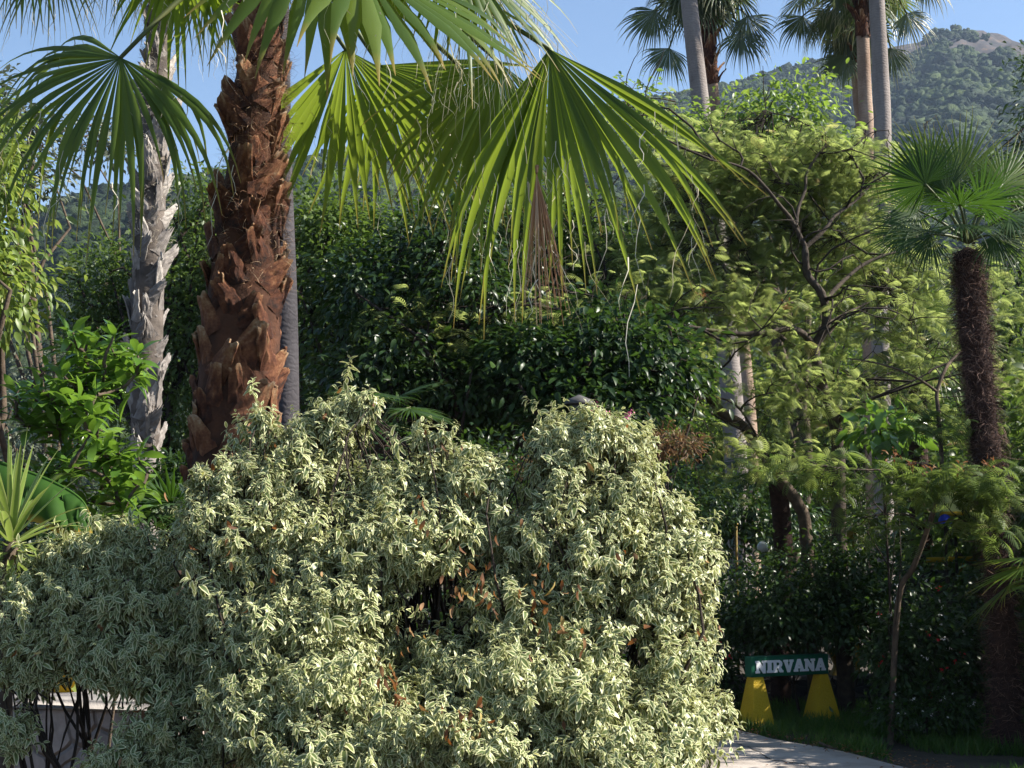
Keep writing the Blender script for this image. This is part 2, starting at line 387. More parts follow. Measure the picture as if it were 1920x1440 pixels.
def crown(g, ells, nclump, nper, tmpls, size, rcl, shell=.45, down=.35, flat=.6, vary=.35, branch=None, limb_r=.006):
    """leaf clumps through the volume of several ellipsoids; returns clump centres"""
    c, u, idx = sample_ells(ells, nclump, shell)
    cv = rng.random(nclump)
    n = nclump * nper
    k = np.repeat(np.arange(nclump), nper)
    off = rng.normal(size=(n, 3)) * rcl * np.array([1, 1, flat])
    pos = c[k] + off
    d = nrm(off) * .8 + u[k] * .5 + rng.normal(size=(n, 3)) * .4 + np.array([0, 0, -down])
    var = np.clip(cv[k] * .5 + rng.random(n) * .5 + rng.normal(size=n) * .05, 0, 1)
    scatter(g, tmpls, pos, d, size * (1 + vary * (rng.random(n) - .5) * 2), var)
    return c
def cloud_tree(name, base, ells, label, cat='tree', mat='mid', tmpls=T_QUAD, nclump=300, nper=20, size=.1, rcl=.3,
               trunk_r=.12, bark='bark', group=None, shell=.45, down=.35, nlimb=14, flat=.6, lean=None, trunk_top=None, crown_name='crown', trunk_name='trunk'):
    base = np.asarray(base, float)
    th = thing(name, base, label, cat, group)
    g = G(); c = crown(g, ells, nclump, nper, tmpls, size, rcl, shell, down, flat)
    cen = np.mean([e[0] for e in ells], axis=0)
    top = cen if trunk_top is None else np.asarray(trunk_top, float)
    tg = G(); tp = curve_pts(base, top, 8, .05)
    tp[0] = base - np.array([0, 0, .15])
    tg.tube(tp, np.linspace(trunk_r, trunk_r * .45, 8), 8)
    tg.build(trunk_name, MAT[bark], th)
    lg = G()
    for j in rng.choice(len(c), min(nlimb, len(c)), replace=False):
        i0 = rng.integers(2, 8); m = tp[i0]
        lg.tube(curve_pts(m, c[j], 6, .1), np.linspace(trunk_r * .4, trunk_r * .08, 6), 5)
    # fine twigs
    for j in rng.choice(len(c), min(nlimb * 3, len(c)), replace=False):
        k = rng.integers(len(c)); a = c[j]; b = c[j] + (cen - c[j]) * .35 + rng.normal(size=3) * .1
        lg.tube(curve_pts(b, a, 4, .12), np.linspace(trunk_r * .12, trunk_r * .04, 4), 4)
    lg.build('limbs', MAT[bark], th)['kind'] = 'stuff'
    g.build(crown_name, MAT[mat], th)
    return th
def limb_tag(o): return o

# ---------------------------------------------------------------- palms
def ortho(A, N):
    A = nrm(A); N = np.asarray(N, float); N = nrm(N - A * np.dot(N, A)); return A, N, np.cross(N, A)
def fan(g, H, A, N, R=1.0, nseg=44, spread=110, split=.5, droop=.9, wmax=.05, jit=.06, vb=0.0, side_short=.3, K=10, fold=.42, twist=.0, grav_from=.35, dgrad=0.0, wk=1.0):
    A, N, T = ortho(A, N)
    sp = math.radians(spread)
    phi = np.linspace(-sp, sp, nseg) + rng.normal(size=nseg) * jit * sp / nseg * 2
    dph = 2 * sp / (nseg - 1)
    d = np.cos(phi)[:, None] * A + np.sin(phi)[:, None] * T
    # shallow cup of the blade
    d = nrm(d - N * (.10 + .12 * rng.random(nseg))[:, None])
    ln = R * (1 - side_short * (np.abs(phi) / sp) ** 2) * rng.uniform(.74, 1.10, nseg)
    dr = droop * rng.uniform(.4, 1.4, nseg) * np.where(rng.random(nseg) < .22, 2.4, 1) * (1 + dgrad * phi / sp)
    p = np.repeat(np.asarray(H, float)[None], nseg, 0)
    NN = np.repeat(N[None], nseg, 0)
    V = np.zeros((nseg, K + 1, 3, 3)); E = np.zeros((nseg, K + 1, 3))
    dw = rng.normal(size=(nseg, 3)) * .12
    for k in range(K + 1):
        t = k / K
        NN = nrm(NN - d * np.sum(NN * d, 1)[:, None])
        S = np.cross(NN, d)
        if twist:
            a = (twist * (rng.random(nseg) - .5) * max(0, t - split))[:, None]
            S = nrm(S * np.cos(a) + NN * np.sin(a)); NN = np.cross(d, S)
        r = ln * t
        w0 = np.minimum(r * math.tan(dph / 2) * 1.04 * wk, wmax)
        ws = np.minimum(ln * split * math.tan(dph / 2) * 1.04 * wk, wmax)
        w = w0 if t <= split else ws * max(.02, (1 - ((t - split) / (1 - split)) ** .85))
        w = np.maximum(w, .0012)
        V[:, k, 0] = p - S * np.reshape(w, (-1, 1)); V[:, k, 2] = p + S * np.reshape(w, (-1, 1))
        V[:, k, 1] = p + NN * np.reshape(w * fold, (-1, 1))
        E[:, k, :] = t
        gk = max(0, (t - grav_from) / (1 - grav_from)) ** .8
        step = (ln / K)[:, None]
        p = p + d * step
        d = nrm(d + (np.array([0, 0, -1.0]) * (dr * gk * 3.2 / K)[:, None]) + dw * (gk * 2 / K))
    q = []
    for k in range(K):
        for j in (0, 1):
            a = k * 3 + j; q.append((a, a + 1, a + 4, a + 3))
    q = np.array(q); kv = (K + 1) * 3
    Q = (q[None] + (np.arange(nseg) * kv)[:, None, None]).reshape(-1, 4)
    var = np.clip(rng.random(nseg) * .8 + vb, 0, 1)
    g.add(V.reshape(-1, 3), q=Q, var=np.repeat(var, kv), ed=E.ravel())
    return V
def petiole(g, a, b, r=.014, sag=.06):
    a = np.asarray(a, float); b = np.asarray(b, float); t = np.linspace(0, 1, 7)[:, None]
    pts = a + (b - a) * t + np.array([0, 0, 1.0]) * sag * np.linalg.norm(b - a) * np.sin(np.pi * t)
    g.tube(pts, np.linspace(r * 1.5, r * .8, 7), 6)
def frond(parent, root, H, A, N, mat='fan', pr=.014, strands=0, label=None, **kw):
    g = G(); V = fan(g, H, A, N, **kw)
    o = g.build('frond', MAT[mat], parent)
    if label: o['label'] = label
    pg = G(); petiole(pg, root, H, pr)
    # hastula: small tongue where blade meets stalk
    pg.build('petiole', MAT['petiole'] if mat != 'fan_dry' else MAT['fibre'], o)
    if strands:
        sg = G()
        for _ in range(strands):
            i = rng.integers(V.shape[0]); k = rng.integers(4, V.shape[1] - 1)
            hang_strip(sg, V[i, k, 1], rng.uniform(.10, .34) * kw.get('R', 1.0), rng.uniform(.0012, .0045))
        sg.build('strand', MAT['strand'], o)['kind'] = 'stuff'
    return o
def hang_strip(g, p, L, w):
    n = 6; t = np.linspace(0, 1, n)
    a = rng.uniform(0, 2 * math.pi); off = rng.normal(size=2) * L * .22
    pts = np.stack([p[0] + off[0] * t + .02 * np.sin(t * 7 + a), p[1] + off[1] * t, p[2] - L * t + .03 * L * np.sin(t * 5 + a)], 1)
    th = a + t * rng.uniform(-2, 2)
    s = np.stack([np.cos(th), np.sin(th) * .6, np.zeros(n)], 1) * (w * (1 - .8 * t))[:, None]
    v = np.stack([pts - s, pts + s], 1).reshape(-1, 3)
    g.add(v, q=[(2 * i, 2 * i + 1, 2 * i + 3, 2 * i + 2) for i in range(n - 1)], var=rng.random(), ed=np.repeat(t, 2))
def auto_crown(parent, top, nfr, plen, R, mat, el=(70, -55), nseg=26, droop=1.0, spread=115, wmax=.05, pr=.012, seed=1, K=7, split=.5, skip_near=None, yawfilter=None):
    r = np.random.default_rng(seed)
    for i in range(nfr):
        az = i * 2.399963 + r.uniform(-.3, .3); e = math.radians(el[0] + (el[1] - el[0]) * ((i + .5) / nfr) + r.uniform(-8, 8))
        if yawfilter and not yawfilter(az, e): continue
        pd = np.array([math.cos(az) * math.cos(e), math.sin(az) * math.cos(e), math.sin(e)])
        H = np.asarray(top) + pd * plen * r.uniform(.8, 1.15)
        A = nrm(pd + np.array([0, 0, -.55]))
        N = np.array([0, 0, 1.0]) + .4 * pd
        if abs(np.dot(nrm(N), A)) > .9: N = np.array([math.cos(az), math.sin(az), .3])
        frond(parent, top, H, A, N, mat, pr, R=R * r.uniform(.85, 1.1), nseg=nseg, spread=spread, droop=droop, wmax=wmax, K=K, split=split)
def trunk_geo(pts, rad, sides=14, k=5):
    g = G(); p = smooth_path(pts, k); rr = np.interp(np.linspace(0, 1, len(p)), np.linspace(0, 1, len(rad)), rad)
    g.tube(p, rr, sides); return g, p, rr
def boot_mesh(name, mat, W, L, flare, th, seed, ragged=.25, narrow=.42, curveR=.25, stub=1.0):
    """old leaf base: wide clasping foot narrowing to a cut stalk that leans out from the trunk. X across, Y up, Z out"""
    r = np.random.default_rng(seed); ns, nc = 8, 7
    front = []; back = []; var = []
    base = r.uniform(.12, .68)
    for i in range(ns):
        t = i / (ns - 1)
        hw = W / 2 * ((1 - t) ** 1.3 * (1 - narrow) + narrow) * (1 if t < .98 else .92)
        zc = th * .3 + flare * (.25 * t + .75 * t * t) * L
        for j in range(nc):
            s = (j / (nc - 1)) * 2 - 1
            x = s * hw
            yy = t * L
            if i == ns - 1: yy += r.uniform(-ragged, ragged * .6) * L * .35
            if i == ns - 2: yy += r.uniform(-ragged, ragged) * L * .08
            zz = zc - x * x / (2 * curveR) * (1 - .5 * t) + th * (.8 - .8 * s * s) + .015 * L * r.normal()
            front.append((x, yy, zz)); back.append((x * .93, yy - .01 * L, zz - th * (1.0 - .4 * t)))
            var.append(np.clip(base + .35 * (t - .4) + .12 * r.normal() + (.25 if i == ns - 1 else 0), 0, 1))
    v = np.array(front + back); nb = ns * nc; q = []
    for i in range(ns - 1):
        for j in range(nc - 1):
            a = i * nc + j
            q.append((a, a + 1, a + nc + 1, a + nc)); q.append((nb + a, nb + a + nc, nb + a + nc + 1, nb + a + 1))
        for j0, f in ((0, 1), (nc - 1, 0)):
            a = i * nc + j0; b = a + nc
            q.append((a, b, nb + b, nb + a) if f else (a, nb + a, nb + b, b))
    for j in range(nc - 1):
        a = (ns - 1) * nc + j; q.append((a, a + 1, nb + a + 1, nb + a))
    g = G(); g.add(v, q=q, var=np.array(var + var)); return g.mesh(name, mat, smooth=False)
def put_boots(parent, path, rad, meshes, s_range, ring_h, per_ring, scale=(.85, 1.15), lean=24, tilt=0.0, front_only=True, seed=3, maxn=100, tint=None, stuffmat=None):
    r = np.random.default_rng(seed)
    seg = np.linalg.norm(np.diff(path, axis=0), axis=1); cum = np.concatenate([[0], np.cumsum(seg)])
    s = s_range[0]; row = 0; n = 0; rest = G()
    off = np.zeros(3); p = parent
    while p is not None: off = off + np.array(p.location); p = p.parent
    while s < s_range[1]:
        c = np.array([np.interp(s, cum, path[:, k]) for k in range(3)]); R = np.interp(s, cum, rad)
        for j in range(per_ring):
            az = (j + .5 * (row % 2) + r.uniform(-.16, .16)) * 2 * math.pi / per_ring + row * .37
            o = np.array([math.cos(az), math.sin(az), 0])
            if front_only and o[1] > .45: continue
            up = np.array([0, 0, 1.0]); x = np.cross(up, o)
            ln = math.radians(lean) * (1 if (row + j) % 2 else -1) * r.uniform(.4, 1.3)
            Y = nrm(up * math.cos(ln) + x * math.sin(ln)); X = np.cross(Y, o)
            sc = r.uniform(*scale)
            mtx = Matrix([[*(X[k] * sc for _ in (0,)), Y[k] * sc, o[k] * sc, 0] for k in range(3)] + [[0, 0, 0, 1]])
            pos = c + o * (R - .015) + up * r.uniform(-.25, .25) * ring_h
            if n < maxn:
                ob = bpy.data.objects.new('leaf_base', meshes[r.integers(len(meshes))]); SC.collection.objects.link(ob)
                ob.parent = parent; lp = pos - off
                mtx.translation = Vector([float(q) for q in lp]); ob.matrix_local = mtx; n += 1
        s += ring_h * r.uniform(.85, 1.15); row += 1
    return n
def fibres(path, rad, n, L=(.03, .1), w=.0012, out=.5, side=None, seed=5, s0=0.0, s1=1.0, up=.2):
    r = np.random.default_rng(seed); g = G()
    cum = np.linspace(0, 1, len(path)); K = 5
    s = r.uniform(s0, s1, n); az = r.uniform(0, 2 * math.pi, n)
    if side is not None: az = side[0] + r.normal(size=n) * side[1]
    c = np.stack([np.interp(s, cum, path[:, k]) for k in range(3)], 1); R = np.interp(s, cum, rad)
    o = np.stack([np.cos(az), np.sin(az), np.zeros(n)], 1)
    p = c + o * R[:, None]
    d = nrm(o * out + r.normal(size=(n, 3)) * .5 + np.array([0, 0, up]))
    ln = r.uniform(L[0], L[1], n); V = np.zeros((n, K, 2, 3))
    curl = r.normal(size=(n, 3)) * .55
    wd = nrm(r.normal(size=(n, 3)))
    for k in range(K):
        ww = (w * (1 - .85 * k / (K - 1)) * wd)
        V[:, k, 0] = p - ww; V[:, k, 1] = p + ww
        p = p + d * (ln / (K - 1))[:, None]; d = nrm(d + curl)
    q = np.array([(2 * k, 2 * k + 1, 2 * k + 3, 2 * k + 2) for k in range(K - 1)])
    Q = (q[None] + (np.arange(n) * 2 * K)[:, None, None]).reshape(-1, 4)
    g.add(V.reshape(-1, 3), q=Q, var=np.repeat(r.random(n), 2 * K)); return g

# ================================================================ SETTING: terrain, path, grass
def ridge_elev():
    pts = [(-400, 520), (-100, 500), (0, 465), (60, 425), (130, 378), (200, 362), (300, 352), (420, 335), (560, 318), (650, 296), (720, 280), (800, 262),
           (950, 232), (1120, 205), (1250, 186), (1350, 166), (1450, 138), (1530, 118), (1620, 104), (1680, 92), (1705, 80), (1740, 66), (1790, 59), (1850, 60), (1890, 68), (1930, 80), (2100, 130), (2400, 260), (2700, 330)]
    az = []; el = []
    for x, y in pts:
        p = P(x, y, 100.0) - CAM; az.append(math.atan2(p[0], p[1])); el.append(math.atan2(p[2], math.hypot(p[0], p[1])))
    return np.array(az), np.array(el)
RAZ, REL = ridge_elev()
def vnoise(x, y, seed=0):
    def h(i, j): v = np.sin(i * 127.1 + j * 311.7 + seed * 74.7) * 43758.5453; return v - np.floor(v)
    xi = np.floor(x); yi = np.floor(y); xf = x - xi; yf = y - yi
    u = xf * xf * (3 - 2 * xf); w = yf * yf * (3 - 2 * yf)
    return (h(xi, yi) * (1 - u) + h(xi + 1, yi) * u) * (1 - w) + (h(xi, yi + 1) * (1 - u) + h(xi + 1, yi + 1) * u) * w
def ridge_r(az): return np.interp(az, [-.40, -.18, 0, .2, .4], [430, 470, 640, 880, 920])
def terrain_z(az, r):
    x = r * np.sin(az); y = r * np.cos(az)
    e = np.interp(az, RAZ, REL, left=.10, right=.10); Rr = ridge_r(az)
    Hr = np.tan(e) * Rr + CAM[2]
    u = (r - 70) / (Rr - 70)
    prof = np.where(u < 0, 0, np.where(u < 1, .40 * np.clip(u, 0, 1) + .60 * np.clip(u, 0, 1) ** 1.8, 1 - .5 * np.clip(u - 1, 0, 1.5)))
    z = Hr * prof
    nz = (vnoise(x / 60, y / 60, 1) - .5) * 16 + (vnoise(x / 22, y / 22, 2) - .5) * 6
    z = z + nz * np.clip(u * 3, 0, 1) * np.clip(np.abs(1 - u) * 4, .12, 1)
    crag = np.clip((az - .2) * 8, 0, 1) * np.clip((u - .70) * 6, 0, 1)
    z = z + crag * ((vnoise(x / 16, y / 16, 5) - .5) * 16 + (vnoise(x / 7, y / 7, 6) - .5) * 9) * np.clip(np.abs(1 - u) * 5, .55, 1)
    z = z + ground_z(x, y) * (r < 30)
    return z
rs = np.concatenate([np.linspace(.6, 30, 60), np.geomspace(31, 130, 40), np.linspace(140, 1150, 150), [1250, 1400]])
azs = np.concatenate([np.linspace(-math.pi, -.5, 60, endpoint=False), np.linspace(-.5, .5, 220), np.linspace(.5, math.pi, 60)[1:]])
A2, R2 = np.meshgrid(azs, rs)
Z2 = terrain_z(A2, R2)
gv = np.stack([R2 * np.sin(A2), R2 * np.cos(A2), Z2], -1)
na, nr = len(azs), len(rs)
ii, jj = np.meshgrid(np.arange(nr - 1), np.arange(na - 1), indexing='ij')
gq = np.stack([ii * na + jj, ii * na + jj + 1, (ii + 1) * na + jj + 1, (ii + 1) * na + jj], -1).reshape(-1, 4)[:, ::-1]
g = G(); g.add(gv.reshape(-1, 3), q=gq)
cap = len(gv.reshape(-1, 3))
def ground_mat():
    m, n, l = newmat('soil_and_hillside')
    geo = n.new('ShaderNodeNewGeometry'); sep = n.new('ShaderNodeSeparateXYZ'); l.new(geo.outputs['Position'], sep.inputs[0])
    near = ramp(n, l, noise(n, l, 3.0, 8), [(.3, (.018, .014, .010)), (.7, (.07, .052, .034))])
    far = ramp(n, l, noise(n, l, .05, 8), [(.35, (.035, .045, .018)), (.55, (.10, .085, .05)), (.7, (.19, .13, .075))])
    rock = ramp(n, l, noise(n, l, .11, 10, rough=.75), [(.40, (.014, .013, .015)), (.53, (.045, .036, .036)), (.60, (.085, .055, .038)), (.72, (.20, .115, .05))])
    mp = n.new('ShaderNodeMapRange'); mp.inputs[1].default_value = 40; mp.inputs[2].default_value = 110; l.new(sep.outputs['Y'], mp.inputs[0])
    c = mix(n, l, mp.outputs[0], near, far)
    mz = n.new('ShaderNodeMapRange'); mz.inputs[1].default_value = 200; mz.inputs[2].default_value = 255; l.new(sep.outputs['Z'], mz.inputs[0])
    c = mix(n, l, mz.outputs[0], c, rock)
    b = n.new('ShaderNodeBsdfPrincipled'); b.inputs['Roughness'].default_value = .95; l.new(c, b.inputs['Base Color'])
    bp = n.new('ShaderNodeBump'); bp.inputs['Strength'].default_value = .6; bp.inputs['Distance'].default_value = .05
    l.new(noise(n, l, 9.0, 8), bp.inputs['Height']); l.new(bp.outputs[0], b.inputs['Normal'])
    o = n.new('ShaderNodeOutputMaterial'); l.new(b.outputs[0], o.inputs[0]); return m
tag(g.build('ground', ground_mat()), kind='structure')

# forest on the hills: bushy crowns, one mass
def ico():
    t = (1 + 5 ** .5) / 2
    v = nrm(np.array([(-1, t, 0), (1, t, 0), (-1, -t, 0), (1, -t, 0), (0, -1, t), (0, 1, t), (0, -1, -t), (0, 1, -t), (t, 0, -1), (t, 0, 1), (-t, 0, -1), (-t, 0, 1)]))
    f = [(0, 11, 5), (0, 5, 1), (0, 1, 7), (0, 7, 10), (0, 10, 11), (1, 5, 9), (5, 11, 4), (11, 10, 2), (10, 7, 6), (7, 1, 8), (3, 9, 4), (3, 4, 2), (3, 2, 6), (3, 6, 8), (3, 8, 9), (4, 9, 5), (2, 4, 11), (6, 2, 10), (8, 6, 7), (9, 8, 1)]
    v = list(map(tuple, v)); cache = {}; nf = []
    def mid(a, b):
        k = (min(a, b), max(a, b))
        if k not in cache: cache[k] = len(v); v.append(tuple(nrm((np.array(v[a]) + np.array(v[b])) / 2)))
        return cache[k]
    for a, b, c in f:
        x, y, z = mid(a, b), mid(b, c), mid(c, a); nf += [(a, x, z), (b, y, x), (c, z, y), (x, y, z)]
    return np.array(v), np.array(nf)
IV, IF = ico()
fg = G(); nt = 20000
faz = rng.uniform(-.40, .42, nt); fr = np.sqrt(rng.uniform(.018, 1.0, nt)) * ridge_r(faz)
fu = (fr - 70) / (ridge_r(faz) - 70)
bare = (faz > .25) & (fu > .925)
bn = vnoise(fr * np.sin(faz) / 30, fr * np.cos(faz) / 30, 9)
keep = (fu > .05) & ~(bare & (bn < .58))
faz, fr, fu = faz[keep], fr[keep], fu[keep]
for lobe in range(3):
    nn = len(fr)
    sz = rng.uniform(1.5, 4.2, nn) * np.where(lobe == 0, 1, .75) * np.where(fu > .9, .7, 1) * np.interp(fr, [80, 400], [.6, 1])
    x = fr * np.sin(faz) + (rng.normal(size=nn) * 2.2 if lobe else 0); y = fr * np.cos(faz) + (rng.normal(size=nn) * 2.2 if lobe else 0)
    z = terrain_z(np.arctan2(x, y), np.hypot(x, y)) + sz * .55
    V = IV[None] * (1 + .34 * rng.normal(size=(nn, len(IV), 1))) * sz[:, None, None] * np.array([1, 1, .85]) + np.stack([x, y, z], 1)[:, None]
    Tt = (IF[None] + (np.arange(nn) * len(IV))[:, None, None]).reshape(-1, 3)
    fg.add(V.reshape(-1, 3), t=Tt, var=np.repeat(np.clip(vnoise(x / 25, y / 25, 4) * .6 + rng.random(nn) * .4, 0, 1), len(IV)))
MAT['forest'] = solid('hillside_foliage', [(.1, (.004, .011, .004)), (.5, (.017, .035, .010)), (.9, (.06, .088, .022))], .9, 1.6, 9, useattr=True, bump=.9, bscale=1.2, bdist=1.2)
tag(fg.build('hillside_forest', MAT['forest'], smooth=True), 'distant green scrub forest covering the hillsides', 'forest', kind='stuff')

# concrete path with its crack
edge = [P(1374, 1357, 16.2), P(1405, 1366, 15.8), P(1500, 1384, 15.0), P(1590, 1405, 14.3), P(1700, 1430, 13.4), P(1790, 1452, 12.7)]
edge = [np.array([e[0], e[1], 0]) for e in edge]
edge = [np.array([-6, 17.6, 0]), np.array([-2, 17.2, 0]), np.array([1.0, 16.7, 0])] + edge + [np.array([4.9, 10.5, 0]), np.array([5.6, 8.5, 0])]
other = [np.array([-6, 15.2, 0]), np.array([-2.5, 14.9, 0]), np.array([-.2, 14.3, 0]), np.array([.6, 13.8, 0]), np.array([1.0, 13.2, 0]), np.array([1.3, 12.5, 0]), np.array([1.6, 11.8, 0]), np.array([1.9, 11.0, 0]), np.array([2.2, 10.4, 0]), np.array([2.6, 9.5, 0]), np.array([3.2, 8.0, 0])]
e1 = smooth_path(edge, 6); e2 = smooth_path(other, 6)
tt = np.linspace(0, 1, 60)
def resamp(p): 
    c = np.concatenate([[0], np.cumsum(np.linalg.norm(np.diff(p, axis=0), axis=1))]); c /= c[-1]
    return np.stack([np.interp(tt, c, p[:, k]) for k in range(3)], 1)
e1 = resamp(e1); e2 = resamp(e2)
nw = 14
pv = np.stack([e1 * (1 - k / nw) + e2 * (k / nw) for k in range(nw + 1)], 1)
jig = (vnoise(pv[..., 0] * 5, pv[..., 1] * 5, 3) - .5)
pv[:, 0, 0] += jig[:, 0] * .08; pv[:, 0, 1] += jig[:, 0] * .1
pv[..., 2] = ground_z(pv[..., 0], pv[..., 1]) + .045 + .012 * (vnoise(pv[..., 0], pv[..., 1], 8) - .5)
pv[:, 0, 2] -= .03; pv[:, -1, 2] -= .03
ii, jj = np.meshgrid(np.arange(59), np.arange(nw), indexing='ij'); w1 = nw + 1
pq = np.stack([ii * w1 + jj, ii * w1 + jj + 1, (ii + 1) * w1 + jj + 1, (ii + 1) * w1 + jj], -1).reshape(-1, 4)
MAT['path'] = solid('worn_concrete', [(.3, (.20, .165, .14)), (.45, (.33, .285, .25)), (.6, (.42, .37, .33)), (.75, (.50, .45, .40))], .9, 1.6, 12, .5, 30)
g = G(); g.add(pv.reshape(-1, 3), q=pq); tag(g.build('path', MAT['path']), kind='structure')
ck = [P(1366, 1388, 14.9), P(1390, 1397, 14.6), P(1418, 1406, 14.2), P(1436, 1418, 13.8), P(1452, 1426, 13.55), P(1490, 1429, 13.4), P(1512, 1432, 13.3), P(1525, 1441, 13.0)]
ck = smooth_path([np.array([c[0], c[1], 0]) for c in ck], 9)
ck[:, 0] += rng.normal(size=len(ck)) * .008; ck[:, 1] += rng.normal(size=len(ck)) * .035
g = G(); wd = rng.uniform(.002, .011, len(ck))
kv = np.stack([ck + np.array([0, 1, 0]) * wd[:, None] * 1.6 + np.array([1, 0, 0]) * wd[:, None] * .5, ck - np.array([0, 1, 0]) * wd[:, None] * 1.6 - np.array([1, 0, 0]) * wd[:, None] * .5], 1)
kv[..., 2] = ground_z(kv[..., 0], kv[..., 1]) + .045 + .012 * (vnoise(kv[..., 0], kv[..., 1], 8) - .5) + .005
g.add(kv.reshape(-1, 3), q=[(2 * i, 2 * i + 1, 2 * i + 3, 2 * i + 2) for i in range(len(ck) - 1)])
MAT['crack'] = solid('crack_dirt', [(.3, (.02, .016, .012)), (.7, (.04, .03, .024))], .95)
tag(g.build('path_crack', MAT['crack']), kind='structure')

# grass strip along the path
def in_path(x, y):
    out = np.zeros(len(x), bool)
    d1 = np.sqrt(((np.stack([x, y], 1)[:, None] - e1[None, :, :2]) ** 2).sum(-1)); k = d1.argmin(1)
    tangent = np.gradient(e1[:, :2], axis=0)[k]; rel = np.stack([x, y], 1) - e1[k, :2]
    side = tangent[:, 0] * rel[:, 1] - tangent[:, 1] * rel[:, 0]
    return side, d1.min(1)
ng = 85000
gx = rng.uniform(.9, 7.4, ng); gy = rng.uniform(9.5, 18.4, ng)
sd, dd = in_path(gx, gy)
k = ((sd > 0) | ((gx > 4.2) & (dd > .25) & (gy > 12.2))) & (rng.random(ng) < np.clip(dd * 5 + .15, .0, 1)) & (vnoise(gx * 1.3, gy * 1.3, 12) > .22)
gx, gy = gx[k], gy[k]; ng = len(gx)
gp = np.stack([gx, gy, np.full(ng, .0)], 1); gp[:, 2] = ground_z(gx, gy)
gd = rng.normal(size=(ng, 3)) * .38; gd[:, 2] = 1
bl = (np.array([(-.5, 0, 0), (.5, 0, 0), (.42, .5, -.03), (-.42, .5, -.03), (.06, 1, -.22), (-.06, 1, -.22)]) * np.array([.07, 1, 1]), np.array([(0, 1, 2, 3), (3, 2, 4, 5)]), np.array([0, 0, .5, .5, 1, 1.]))
g = G(); up = nrm(rng.normal(size=(ng, 3)))
g.inst(bl, frames(gd, up, rng.uniform(.05, .15, ng) * (1 + .5 * vnoise(gx * 2, gy * 2, 14))), gp)
tag(g.build('grass', MAT['grass']), 'short green grass growing beside the path', 'grass', kind='stuff')
# leaf litter along the edge
nl = 900; k = rng.integers(8, 56, nl); lp = e1[k] + np.stack([rng.normal(size=nl) * .18, rng.normal(size=nl) * .2, np.zeros(nl)], 1)
lp[:, 2] = .065 + rng.random(nl) * .01
kk_ = rng.integers(10, 50, 260); f_ = rng.random((260, 1)) ** 1.6; lp2 = e1[kk_] * (1 - f_) + e2[kk_] * f_; lp2[:, 2] = .062 + rng.random(260) * .01; lp = np.vstack([lp, lp2]); nl = len(lp)
g = G(); scatter(g, T_QUAD, lp, nrm(rng.normal(size=(nl, 3)) * np.array([1, 1, .15])), rng.uniform(.02, .05, nl), upn=.25)
tag(g.build('fallen_leaves', MAT['russet']), 'dry brown leaves fallen along the edge of the path', 'leaves', kind='stuff')
st = smooth_path([P(1537, 1394, 14.6), P(1549, 1400, 14.4), P(1562, 1405, 14.2), P(1570, 1408, 14.2)], 4); st[:, 2] = .07
g = G(); g.tube(st, np.linspace(.014, .007, len(st)), 6); tag(g.build('fallen_stick', MAT['bark']), 'short dry stick lying on the edge of the concrete path', 'stick')

# ================================================================ BIG PALM (left foreground)
D0 = 8.0
big = [(424, 1655, 205), (434, 1300, 200), (438, 960, 194), (446, 750, 178), (459, 550, 163), (468, 400, 136), (475, 300, 120), (482, 200, 114), (487, 80, 106), (492, -60, 96), (496, -150, 84)]
bp_pts = [P(a, b, D0) for a, b, c in big]; bp_rad = [max(.06, (c / 2 - 12) * M(D0)) for a, b, c in big]
palm = thing('fan_palm', (bp_pts[0][0], bp_pts[0][1], float(ground_z(0, D0))), 'large fan palm with thick reddish brown trunk of old leaf bases, behind the variegated shrub', 'palm tree')
g, bpath, brad = trunk_geo(bp_pts, bp_rad, 16); g.build('trunk', MAT['core'], palm)
boots = [boot_mesh('leaf_base', MAT['boot'], .175, .235, .09 if i % 3 else .17, .018, 20 + i, .2) for i in range(9)]
bl_len = np.linalg.norm(np.diff(bpath, axis=0), axis=1).sum()
put_boots(palm, bpath, brad, boots, (2.05, bl_len - 1.3), .135, 7, (.8, 1.2), 33, seed=3, maxn=64)
boots2 = [boot_mesh('leaf_base', MAT['boot'], .20, .215, .26 if i % 2 else .16, .022, 40 + i, .35) for i in range(6)]
put_boots(palm, bpath, brad, boots2, (bl_len - 1.35, bl_len - .05), .135, 6, (.8, 1.15), 32, seed=4, maxn=36)
g = fibres(bpath, brad + .02, 3000, (.03, .11), .0011, .5, None, 5, .40, .98)
g2 = fibres(bpath, brad + .03, 2000, (.04, .12), .0013, .9, (-.2, .75), 6, .40, .98, .0)
for gg in (g2,): g.add(np.vstack(gg.v), q=np.vstack(gg.q), var=np.concatenate(gg.var))
g.build('trunk_fibre', MAT['fibre'], palm)['kind'] = 'stuff'
root = P(498, -120, 8.0)
def bf(px, py, D, A, N, mat='fan', **kw):
    kw.setdefault('nseg', 46); kw.setdefault('wmax', .045)
    return frond(palm, kw.pop('rt', root + rng.normal(size=3) * .05), P(px, py, D), np.array(A, float), np.array(N, float), mat, kw.pop('pr', .016), **kw)
bf(226, 108, 7.6, (-.62, -.3, -.72), (-.22, -.88, .40), R=1.2, spread=98, droop=1.9, nseg=54, split=.44, strands=40, side_short=.0, grav_from=.12, wmax=.04, wk=1.4, jit=.5)
bf(648, 92, 8.0, (-.05, .05, -1), (-.30, -.95, .1), R=1.06, spread=60, droop=.35, nseg=22, split=.58, strands=25, side_short=.1)
bf(712, 122, 8.1, (.42, .1, -.9), (-.30, -.9, .2), R=1.0, spread=66, droop=.5, nseg=26, split=.58, strands=20, side_short=.1)
